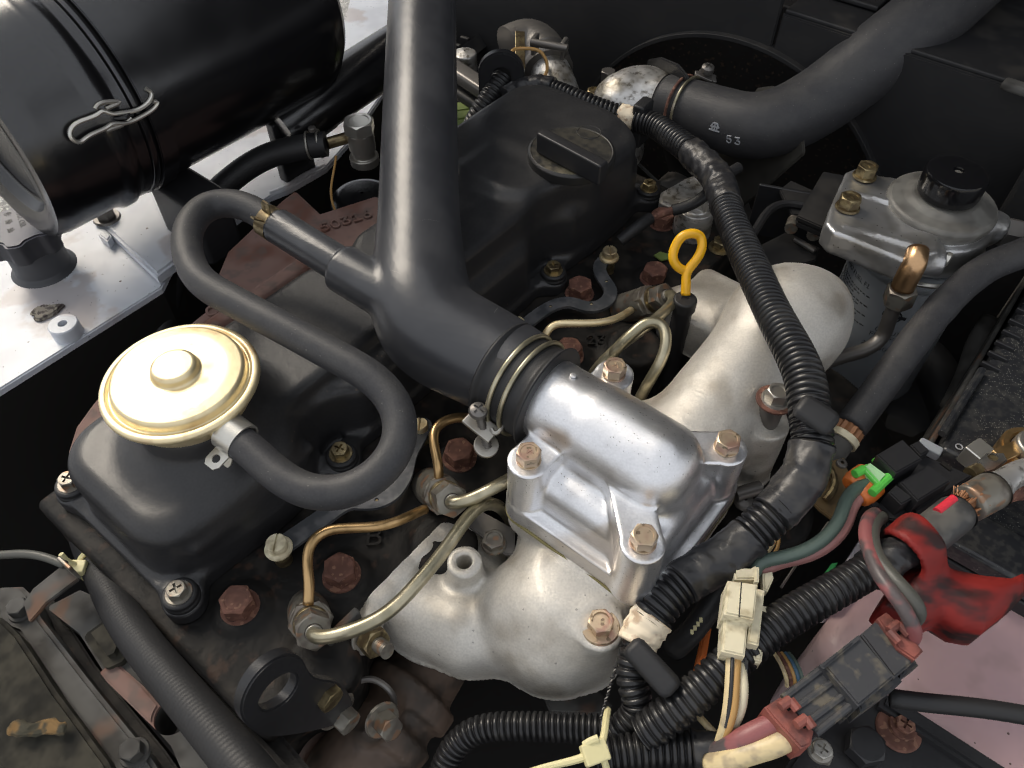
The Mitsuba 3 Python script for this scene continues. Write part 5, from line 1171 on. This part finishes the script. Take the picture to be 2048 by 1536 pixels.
part(gk, 'pale_window', plate([(1725, 930), (1742, 924), (1776, 949), (1760, 968)], .0565, .007, .001), mat('plastic_pale_green', (.36, .62, .33), .35), smooth=False)
for a, b in (((1709, 948), (1728, 938)), ((1744, 986), (1784, 948)), ((1728, 934), (1764, 974)), ((1750, 926), (1760, 921))):
    part(gk, 'bar', rod(U(*a, .054), U(*b, .054), .0022, 10), M_GREEN)
for q in ((1716, 958), (1736, 984)):
    part(gk, 'orange_seal', put(rlathe([(.0001, -.006), (.0052, -.006), (.0056, .002), (.0046, .006), (.0001, .0066)], .001, 28), U(*q, .047), unit(U(q[0] - 18, q[1] + 14, .046) - U(*q, .047))), M_ORANGE)
solo('green_wire', tube(path((1738, 966, .049), (1712, 978, .050), (1692, 1002, .051), (1680, 1034, .051), (1655, 1070, .050), (1610, 1100, .048), (1555, 1116, .046), (1516, 1130, .045), (1508, 1150, .042)), .0031, 18, .002), M_WGREEN, 'grey green wire from the green plug to the cream connector', 'wire', smooth=True)
solo('pink_wire', tube(path((1744, 984, .046), (1722, 992, .047), (1704, 1018, .047), (1692, 1050, .047), (1660, 1088, .046), (1610, 1114, .043), (1555, 1128, .041), (1520, 1145, .040)), .0028, 18, .002), M_WPINK, 'dull pink wire running below the grey green wire', 'wire', smooth=True)
solo('pink_wire', tube(path((1752, 1026, .047), (1737, 1038, .053), (1731, 1066, .056), (1742, 1112, .060), (1768, 1164, .064), (1800, 1206, .064), (1822, 1244, .060), (1828, 1272, .052), (1815, 1290, .044)), .0031, 18, .002), M_WREDD, 'faded pink red wire looping over the red boot into the big connector', 'wire', smooth=True)
solo('grey_wire', tube(path((1764, 1034, .046), (1748, 1048, .052), (1744, 1078, .056), (1756, 1116, .060), (1790, 1160, .064), (1822, 1196, .064), (1836, 1222, .060), (1822, 1246, .050), (1800, 1262, .044)), .0033, 18, .002), M_WGREY, 'dark grey wire looping beside the faded pink red wire over the boot', 'wire', smooth=True)

# ------------------------------------------------------------------ red boot
BZ = .028
bo = thing('terminal_boot', 'soiled red rubber terminal boot with a collar round the cable', 'terminal boot')
BP = Polygon([U(x, y, BZ + .012)[:2] for x, y in ((1828, 1046), (1845, 1082), (1862, 1108), (1895, 1128), (1970, 1142), (2030, 1148), (2060, 1135), (2060, 1180), (2030, 1215), (1975, 1258), (1932, 1250), (1892, 1226), (1850, 1246), (1800, 1232), (1765, 1205), (1800, 1150), (1812, 1090))])
def f_boot(p):
    s2 = sd_poly(p[:, :2], BP)
    bulge = .006 * np.exp(-((s2 + .012) / .010) ** 2)
    zz = np.abs(p[:, 2] - BZ) - .011 - bulge
    d = np.hypot(np.maximum(s2 + .007, 0), np.maximum(zz + .007, 0)) + np.minimum(np.maximum(s2 + .007, zz + .007), 0) - .007
    ca, cb_ = U(1800, 1112, .0475), U(1848, 1078, .0485)
    d = smin(d, d_cyl(p, ca, cb_, .0128, .002), .012)
    d = smin(d, d_cap(p, U(1826, 1052, .054), U(1826, 1080, .050), .0016, .005), .010)
    d = smax(d, -d_cap(p, ca - (cb_ - ca) * .6, cb_ + (cb_ - ca), .0104), .002)
    return d + .001 * (meshkit.noise(p * 70, 8) - .5)
b0 = np.array([*np.min(BP.exterior.coords, 0), 0]); b1 = np.array([*np.max(BP.exterior.coords, 0), 0])
part(bo, 'rubber', snet(f_boot, [b0[0] - .01, b0[1] - .01, .006], [b1[0] + .005, b1[1] + .03, .072], .0016), M_RED, smooth=True)

# ------------------------------------------------------------------ grey two part connector with brick red ends
gc = thing('grey_connector', 'large dusty grey two part connector with brick red end clips', 'connector')
def boxes(key, lst, mt):
    for nm, pts, z, h in lst:
        part(key, nm, plate(pts, z, h, .0008), mt, smooth=False)
boxes(gc, [('sleeve', [(1645, 1327), (1719, 1269), (1789, 1353), (1717, 1412)], .0540, .024), ('socket', [(1722, 1268), (1755, 1240), (1829, 1322), (1789, 1356)], .0500, .018), ('plug', [(1562, 1396), (1646, 1331), (1710, 1407), (1632, 1472)], .0480, .017),
           ('side_rail', [(1640, 1330), (1716, 1270), (1722, 1276), (1648, 1337)], .0560, .004), ('lower_rail', [(1716, 1402), (1792, 1346), (1806, 1362), (1722, 1424)], .0460, .016), ('step', [(1806, 1330), (1830, 1318), (1838, 1330), (1800, 1358)], .040, .010)], M_CONN)
for a, b in (((1566, 1397), (1648, 1334)), ((1588, 1420), (1672, 1358)), ((1612, 1447), (1694, 1386)), ((1630, 1468), (1708, 1405))):
    part(gc, 'rib', rod(U(*a, .0480), U(*b, .0480), .0016, 8), M_CONN, smooth=False)
boxes(gc, [('red_end', [(1755, 1236), (1774, 1223), (1804, 1250), (1848, 1301), (1830, 1320), (1797, 1297)], .0525, .016), ('red_end', [(1529, 1414), (1562, 1393), (1596, 1428), (1628, 1462), (1622, 1489), (1602, 1497), (1548, 1438)], .0500, .016)], M_BROWNRED)
boxes(gc, [('window', [(1784, 1262), (1795, 1254), (1808, 1268), (1797, 1277)], .0530, .002), ('window', [(1566, 1414), (1576, 1407), (1588, 1420), (1578, 1428)], .0505, .002), ('window', [(1598, 1450), (1608, 1443), (1619, 1456), (1609, 1463)], .0505, .002)], M_DARK)
for a, b in (((1778, 1262), (1797, 1247)), ((1797, 1247), (1818, 1270)), ((1778, 1262), (1798, 1284)), ((1560, 1414), (1580, 1400)), ((1580, 1400), (1596, 1420)), ((1592, 1450), (1612, 1436)), ((1612, 1436), (1626, 1456))):
    part(gc, 'red_loop', rod(U(*a, .054), U(*b, .054), .0020, 8), M_BROWNRED, smooth=False)
solo('cream_wire', tube(path((1590, 1468, .042), (1550, 1490, .040), (1500, 1506, .036), (1450, 1524, .030), (1420, 1530, .024)), .0046, 22, .002), M_WTAN, 'thick cream wire from the taped loom into the grey connector', 'wire', smooth=True)
solo('red_grey_wire', tube(path((1562, 1440, .042), (1520, 1460, .040), (1480, 1480, .036), (1445, 1500, .028), (1425, 1508, .022)), .0044, 22, .002), M_WREDD, 'thick red grey wire beside the cream wire at the grey connector', 'wire', smooth=True)

# ------------------------------------------------------------------ cream connector
cc = thing('cream_connector', 'yellowed cream connector pair standing by the taped harness', 'connector')
boxes(cc, [('socket', [(1456, 1160), (1516, 1168), (1508, 1239), (1448, 1227)], .0600, .016), ('plug', [(1449, 1226), (1497, 1238), (1490, 1312), (1444, 1302)], .0545, .012), ('side_wing', [(1512, 1175), (1530, 1180), (1518, 1290), (1494, 1284)], .0530, .010),
           ('second_wing', [(1522, 1209), (1538, 1213), (1524, 1322), (1508, 1318)], .0460, .010), ('top_tab', [(1467, 1124), (1479, 1134), (1502, 1136), (1512, 1130), (1516, 1158), (1470, 1158)], .0520, .008), ('tab_post', [(1508, 1132), (1519, 1133), (1519, 1162), (1510, 1162)], .053, .008),
           ('eyelet', [(1526, 1146), (1545, 1142), (1548, 1156), (1536, 1182), (1527, 1178)], .044, .006), ('rear_foot', [(1500, 1300), (1524, 1306), (1520, 1326), (1500, 1322)], .045, .008)], M_CREAM)
part(cc, 'split_line', rod(U(1483, 1164, .0600), U(1478, 1234, .0600), .0003, 6), M_GRIME)
part(cc, 'grey_seal', plate([(1446, 1305), (1498, 1312), (1496, 1345), (1444, 1330)], .046, .012, .0008), M_CONN, smooth=False)
for nm, pts, r_, m_, lb in (('tan_wire', [(1462, 1312, .048), (1460, 1360, .046), (1456, 1410, .042), (1448, 1455, .036), (1438, 1485, .028)], .0021, M_WTAN, 'black striped tan wire dropping from the cream connector'),
                            ('orange_wire', [(1474, 1314, .048), (1470, 1370, .046), (1466, 1420, .042), (1454, 1460, .036), (1442, 1486, .028)], .0019, M_WYEL, 'orange tan wire dropping straight beside the striped tan wire'),
                            ('pale_wire', [(1481, 1330, .044), (1486, 1375, .044), (1482, 1415, .040), (1468, 1448, .034), (1448, 1480, .026)], .0022, M_CREAM, 'pale bowed wire dropping from the cream connector')):
    solo(nm, tube(path(*pts), r_, 14, .002), m_, lb, 'wire', smooth=True)
part('tan_wire', 'black_stripe', tube(path((1465, 1314, .0500), (1463, 1360, .0480), (1459, 1410, .044), (1451, 1455, .038)), .0008, 8, .002), M_BLACK)
solo('amber_wire', tube(path((1395, 1430, .02), (1415, 1452, .022), (1436, 1474, .022)), .0016, 12), M_WTAN, 'short amber wire joining the taped loom from below the battery harness', 'wire')
for i, (m_, o, nm) in enumerate(((M_WTAN, 0, 'tan'), (M_RUST, 9, 'red brown'), (M_WYEL, 16, 'orange'), (M_WBLUE, 24, 'blue grey'), (M_WGREEN, 32, 'grey green'))):
    solo('thin_wire', tube(path((1548 + o * .9, 1306, .0), (1560 + o, 1325, .002), (1570 + o, 1348, .0), (1574 + o, 1372, -.01)), .0010, 8, .003), m_, f'thin {nm} wire in the small bundle beside the battery harness', 'wire', 'thin wires beside the battery harness')
pc_ = thing('printed_cable', 'black cable with worn yellow print under the taped harness', 'cable')
part(pc_, 'jacket', tube(path((1450, 1165, .030), (1425, 1205, .024), (1398, 1245, .018), (1372, 1275, .012), (1345, 1300, .004)), .0056, 20, .003), M_DARKRUB, smooth=True)
for k in range(4):
    part(pc_, 'yellow_print', put(rbox(.0016, .0022, .0006, .0002), U(1384 + 6 * k, 1264 - 8 * k, .0215 + .0008 * k), (-.2, -.3, 1), CR), M_TIE)
solo('red_plug', plate([(1408, 1262), (1424, 1255), (1414, 1310), (1392, 1330)], .0, .01, .001), M_ORANGE, 'dull red plug half hidden below the cream connector', 'connector')
solo('yellow_plug', plate([(1438, 1190), (1452, 1180), (1450, 1205), (1436, 1208)], .01, .01, .001), M_TIE, 'small yellow plug peeping out left of the cream connector', 'connector')

# ------------------------------------------------------------------ pink tank, frame rail, cable
tk = thing('washer_tank', 'translucent pinkish washer tank under the red boot with dark splashes', 'tank')
TPz = -.030
TP = Polygon([U(x, y, TPz)[:2] for x, y in ((1640, 1270), (1672, 1215), (1730, 1140), (1830, 1090), (2110, 1080), (2130, 1620), (2020, 1620), (1880, 1480), (1745, 1385), (1665, 1330))]).buffer(-.010).buffer(.010)
def f_tk(p):
    s2 = sd_poly(p[:, :2], TP); zz = np.abs(p[:, 2] - TPz + .06) - .06
    return np.hypot(np.maximum(s2 + .012, 0), np.maximum(zz + .012, 0)) + np.minimum(np.maximum(s2 + .012, zz + .012), 0) - .012
b0, b1 = np.min(TP.exterior.coords, 0), np.max(TP.exterior.coords, 0)
part(tk, 'body', snet(f_tk, [b0[0] - .006, b0[1] - .006, TPz - .125], [b1[0] + .006, b1[1] + .006, TPz + .006], .0035), M_TANK, smooth=True)
part(tk, 'white_shoulder', plate([(1650, 1190), (1752, 1030), (1785, 1060), (1720, 1160), (1665, 1220)], -.022, .03, .003, .004), M_TANKW)
solo('green_strip', plate([(1630, 1172), (1664, 1126), (1676, 1124), (1664, 1150), (1640, 1178)], .0, .004, .0006), mat('plastic_deep_green', (.03, .22, .07), .4), 'deep green plastic strip beside the pale tank shoulder', 'strip')
fr_ = thing('frame_rail', 'black painted frame rail under the pink tank with rusty screw', 'frame rail')
part(fr_, 'rail', plate([(1595, 1500), (1660, 1440), (1768, 1388), (1800, 1400), (2040, 1560), (2030, 1640), (1500, 1640)], -.012, .05, .002, .003), M_BLACK)
part(fr_, 'upper_rail', plate([(1768, 1384), (1800, 1396), (2055, 1560), (2020, 1580), (1760, 1410)], -.006, .012, .002), M_BLACK)
part(fr_, 'rust_ring', put(rlathe([(.001, 0), (.0105, 0), (.0095, .0009), (.001, .001)], .0004, 36), U(1806, 1452, -.006) + [0, 0, -.0055]), M_RUST)
bolt(fr_, U(1806, 1452, -.010), af=.008, h=.003, flange=.0065, mat=M_RUST, cross=True)
bolt(fr_, U(1724, 1498, -.010), af=.0150, h=.008, flange=0, mat=M_BLACK, roll=.2)
bk = thing('earth_tag', 'small dull steel earth tag with a cross head screw by the grey connector', 'bracket')
part(bk, 'tag', plate([(1612, 1488), (1630, 1484), (1668, 1512), (1660, 1530), (1632, 1520)], .010, .0025, .0004), M_NUT)
bolt(bk, U(1640, 1502, .010), af=.0075, h=.003, flange=.0055, mat=M_ZINC, cross=True)
solo('black_cable', tube(path((1780, 1396, .024), (1840, 1404, .026), (1920, 1412, .028), (2000, 1422, .029), (2080, 1436, .030)), .0040, 16, .004), M_DARKRUB, 'thin black cable running level across the pink tank', 'cable', smooth=True)

# ------------------------------------------------------------------ throttle bracket and dark parts under the harness
tb = thing('throttle_bracket', 'bronze coloured stamped throttle bracket under the harness bend', 'bracket')
part(tb, 'plate', plate([(1640, 930), (1662, 918), (1690, 914), (1694, 934), (1704, 956), (1676, 1008), (1667, 1038), (1640, 1018), (1622, 1000), (1600, 985), (1640, 975)], .006, .003, .0006, .001), mat('steel_bronze_grime', lambda p, n, uv: mix((.20, .14, .07), (.09, .065, .04), smoothstep(.35, .7, F(p, 120))), .45, metal=.5))
part(tb, 'rivet', put(rlathe([(.001, 0), (.0034, 0), (.0028, .0014), (.001, .0016)], .0004, 20), U(1683, 928, .006)), M_STEELD)
part(tb, 'fold', tube(path((1656, 930, .008), (1668, 955, .010), (1668, 975, .010), (1650, 1000, .008)), .002, 8, .002), M_BRASSY)
t = thing('throttle_housing', 'dark greasy throttle housing hidden behind the elbow', 'throttle body')
part(t, 'housing', put(rlathe([(.001, -.05), (.028, -.05), (.028, 0), (.018, .006), (.001, .006)], .004, 40), U(1530, 1010, -.02)), M_IRON)
part(t, 'screw', put(rlathe([(.001, 0), (.006, 0), (.005, .003), (.001, .004)], .001, 20), U(1488, 1006, -.005)), M_STEELD)
part(t, 'arm', rod(U(1470, 990, .0), U(1520, 975, .0), .004), M_STEELD)
part(t, 'outlet_pipe', tube(path((1560, 780, -.06), (1640, 830, -.06), (1690, 900, -.07), (1720, 980, -.09)), .030, 28, .006), M_IRON, smooth=True)
solo('control_wire', tube(path((1657, 1045, .01), (1620, 1095, .012), (1585, 1140, .014), (1562, 1175, .012)), .0007, 8), M_STEELD, 'thin bare control wire below the bronze bracket', 'wire')

# ------------------------------------------------------------------ elbow's side bracket under the fuel pipes
t = thing('pipe_stay', 'grey steel stay with a small bolt under the fuel pipe beside the elbow', 'bracket')
part(t, 'plate', plate([(938, 1052), (960, 1020), (1030, 1058), (1030, 1110), (1010, 1108)], .010, .003, .0006), M_STEELD)
bolt(t, U(988, 1088, .010), af=.0100, h=.005, flange=.0065, mat=M_NUT, dish=.0008)

# ------------------------------------------------------------------ lower left: clutch housing edge, hose, clip, mat
ch = thing('clutch_housing', 'grimy grey and rusty stepped edge of the clutch housing', 'clutch housing')
part(ch, 'outer_rim', plate([(-60, 1190), (0, 1172), (42, 1170), (58, 1186), (78, 1232), (172, 1354), (296, 1508), (340, 1580), (240, 1580), (214, 1520), (112, 1382), (34, 1266), (-60, 1230)], -.004, .03, .002, .002), M_GRIME)
part(ch, 'inner_rim', plate([(92, 1215), (160, 1180), (205, 1200), (300, 1300), (400, 1420), (520, 1560), (380, 1580), (342, 1492), (206, 1342), (158, 1266)], -.010, .03, .002, .002, [(345, 1431, .0088)]), M_GRIME)
part(ch, 'rust_scale', plate([(198, 1344), (225, 1318), (285, 1370), (350, 1448), (330, 1478), (212, 1362)], -.0085, .004, .001, .001, [(345, 1431, .0088)]), M_SHIELD)
part(ch, 'dirt_clod', plate([(158, 1266), (215, 1225), (262, 1262), (240, 1316), (205, 1332)], -.002, .012, .004, .003), M_MAT)
part(ch, 'web', plate([(70, 1200), (100, 1190), (190, 1330), (330, 1500), (400, 1600), (330, 1600), (180, 1365)], -.022, .02, .001), M_IRON)
bolt(ch, U(44, 1222, -.004), af=.0085, h=.006, flange=.0065, mat=M_GRIME, roll=.3)
bolt(ch, U(270, 1506, -.004), af=.0088, h=.006, flange=.0068, mat=M_GRIME, roll=.6)
t = thing('rear_plate', 'dark ridged rear engine plate beside the big lower hose', 'engine plate')
for pts, z, nm, m_ in (([(150, 1010), (165, 1002), (260, 1180), (400, 1340), (600, 1560), (560, 1580), (380, 1370), (245, 1205)], -.012, 'ridge', M_IRON), ([(140, 1015), (160, 1010), (190, 1060), (170, 1060)], -.004, 'rusty_corner', M_SHIELD), ([(300, 1225), (345, 1215), (480, 1370), (640, 1560), (590, 1580), (440, 1400)], -.020, 'ridge', M_IRON)):
    part(t, nm, plate(pts, z, .012, .002, .001), m_)
solo('heat_mat', None or (lambda: (lambda m: (setattr(m, 'vertices', m.vertices + np.stack([0 * m.vertices[:, 0], 0 * m.vertices[:, 0], .004 * (meshkit.fbm(m.vertices * 60, 3, 3) - .5) * (m.vertices[:, 2] > .0)], 1)), m)[1])(
    trimesh.Trimesh(*trimesh.remesh.subdivide_to_size(*arr(plate([(-80, 1236), (0, 1232), (36, 1268), (112, 1384), (214, 1522), (250, 1600), (-80, 1640)], .006, .014, .002, .002)), max_edge=.005), process=False)))(), M_MAT, 'dark fibrous heat mat filling the bottom left corner', 'mat')
fz = trimesh.Trimesh(*trimesh.remesh.subdivide_to_size(*arr(rbox(.024, .0060, .003, .0014)), max_edge=.0015), process=False)
fz.vertices = fz.vertices + .0045 * (np.stack([meshkit.fbm(fz.vertices * 230, 3, k) for k in (1, 2, 3)], 1) - .5) + np.stack([0 * fz.vertices[:, 0], .0018 * np.sin(fz.vertices[:, 0] * 160), 0 * fz.vertices[:, 0]], 1)
solo('foam_scrap', put(fz, U(78, 1456, .0105), (0, 0, 1), U(135, 1466, .01) - U(20, 1446, .01)), M_FOAM, 'crumbling yellowed foam scrap stuck on the heat mat', 'foam')
t = thing('strap_clip', 'dull bent steel strap clip bolted at the left edge', 'clip')
part(t, 'strap', plate([(46, 1204), (66, 1176), (126, 1128), (158, 1156), (92, 1206), (72, 1230), (58, 1246)], .010, .0025, .0005, .001), M_GRIME)
part(t, 'hook', put(rbox(.010, .0018, .012, .0005), U(138, 1136, .014), EZ, U(158, 1156, .01) - U(126, 1128, .01)), M_NUT)
solo('thin_cable', tube(path((-60, 1112, .0), (0, 1110, .004), (50, 1108, .008), (95, 1116, .010), (130, 1130, .010)), .0022, 12, .003), M_WGREY, 'thin dark cable coming in from the left edge to the clip', 'cable', smooth=True)
BH = path((163, 1040, -.050), (176, 1085, -.034), (205, 1150, -.018), (242, 1225, -.004), (308, 1318, .016), (392, 1420, .036), (478, 1524, .052), (580, 1650, .066))
solo('lower_hose', tube(BH, .0090, 32, .0006, prof=lambda s, th: 0.00008 * np.sin(2 * np.pi * (s / .0026 + th / 6.283))), M_DARKRUB, 'thick black wrapped hose sweeping down the lower left', 'hose', smooth=True)
t = thing('cable_tie', 'yellowed cable tie with square head around the lower left hose', 'cable tie')
kx = unit(BH[2] - BH[1]); kp = BH[1] + (BH[2] - BH[1]) * .62
part(t, 'strap', put(tm(slab(Point(0, 0).buffer(.0104, 32).difference(Point(0, 0).buffer(.0091, 32)), .0052, .0003)), kp, kx), M_TIE)
part(t, 'head', put(rbox(.0088, .0070, .0068, .0008), U(158, 1136, -.012), (0, -.1, 1), CR), M_TIE)
part(t, 'tail', tube(path((155, 1130, -.010), (138, 1124, -.006), (122, 1108, .0)), .0014, 8, .003), M_TIE)

# ------------------------------------------------------------------ rear lifting eye and pump below the runner
def on_r(x, y, r):
    d = ray(x, y); t = (r - (CO - ORG) @ ER) / (d @ ER)
    q = CO + t * d - ORG
    return float(q @ E1), float(q[2])
RE = .094
rl = thing('rear_lifting_eye', 'black rear lifting eye plate bolted upright to the head side', 'lifting eye')
og = [on_r(x, y, RE) for x, y in ((462, 1410), (470, 1370), (500, 1325), (540, 1296), (568, 1290), (590, 1302), (602, 1330), (620, 1345), (660, 1348), (690, 1380), (695, 1420), (650, 1442), (522, 1464), (480, 1440))]
hg = [on_r(x, y, RE) for x, y in ((500, 1385), (520, 1352), (550, 1332), (575, 1330), (580, 1352), (560, 1385), (525, 1405), (505, 1402))]
sm_ = lambda q: curve([(*x, 0) for x in q + q[:3]], .001)[0][:, :2]
m = vplate(Polygon(chaikin(og)).difference(Polygon(chaikin(hg))), ORG + RE * ER, E1, EZ, .0050, .0008)
part(rl, 'plate', m, M_BLACK)
for q, l_ in (((640, 1378), 0), ((672, 1420), .001)):
    a_, z_ = on_r(*q, RE)
    bolt(rl, W(a_, RE + l_, z_), ER, af=.0105, h=.0085, flange=.0 if l_ == 0 else .0098, mat=M_BRASSY if l_ == 0 else M_NUT, roll=.3)
t = thing('wire_guide', 'thin bent steel guide strip beside the rear lifting eye', 'bracket')
part(t, 'strip', tube(path((668, 1398, -.02), (700, 1372, -.012), (740, 1358, -.010), (775, 1376, -.012), (788, 1400, -.020), (784, 1430, -.032), (776, 1458, -.045)), .0016, 8, .002), M_STEELD)
ip_ = thing('injection_pump', 'brown greasy injection pump casting below the rear runner', 'injection pump')
pA, pB = U(862, 1330, -.055), U(700, 1560, -.060)
def f_ip(p):
    d = d_cap(p, pA, pB, .020, .024)
    ax = unit(pB - pA)
    for k in (.30, .62):
        c = pA + (pB - pA) * k
        d = smin(d, d_cyl(p, c - ax * .006, c + ax * .006, .0265, .002), .004)
    d = smin(d, d_cyl(p, U(745, 1425, -.03), U(770, 1450, -.035), .0125, .002), .008)
    return d + .0025 * (meshkit.fbm(p * 60, 2, 2) - .5)
part(ip_, 'casting', snet(f_ip, np.minimum(pA, pB) - .04, np.maximum(pA, pB) + [.05, .04, .045], .0025), mat('casting_brown_grease', lambda p, n, uv: mix((.095, .065, .048), (.045, .035, .028), smoothstep(.35, .7, F(p, 80))), .55, metal=.25, bump=lambda p, n, uv: .0003 * fbm(p.x * 420, p.y * 420, p.z * 420, 2)), smooth=True)
bolt(ip_, U(764, 1440, -.018), unit(np.array([.6, -.6, .5])), af=.0105, h=.009, flange=.009, mat=M_NUT)
part(ip_, 'drum', put(rlathe([(.001, -.01), (.022, -.01), (.022, .008), (.016, .012), (.001, .012)], .002, 40), U(640, 1490, -.075), unit(np.array([.55, -.75, .35]))), mat('iron_red_brown', lambda p, n, uv: mix((.075, .035, .022), (.035, .022, .016), F(p, 90, 2)), .6), smooth=30)
solo('pale_lower_plate', plate([(1090, 1398), (1190, 1372), (1225, 1410), (1200, 1428), (1100, 1424)], -.09, .004, .001), M_GRIME, 'pale plate glimpsed under the manifold bulb', 'plate')

# ------------------------------------------------------------------ dark floor of the bay
ut = thing('undertray', 'black oily undertray closing the bay below with a gap over gravel', 'undertray')
uz = -.20
g = Polygon([W(a, r, uz)[:2] for a, r in ((-.5, -.21), (.9, -.31), (.9, .9), (-.5, .9))]).difference(Polygon([U(x, y, uz)[:2] for x, y in ((1765, 860), (1785, 790), (1850, 740), (1895, 745), (1885, 800), (1862, 860), (1820, 880))]))
part(ut, 'sheet', tm(slab(g, .004, 0)).apply_translation((0, 0, uz)), M_DARK)
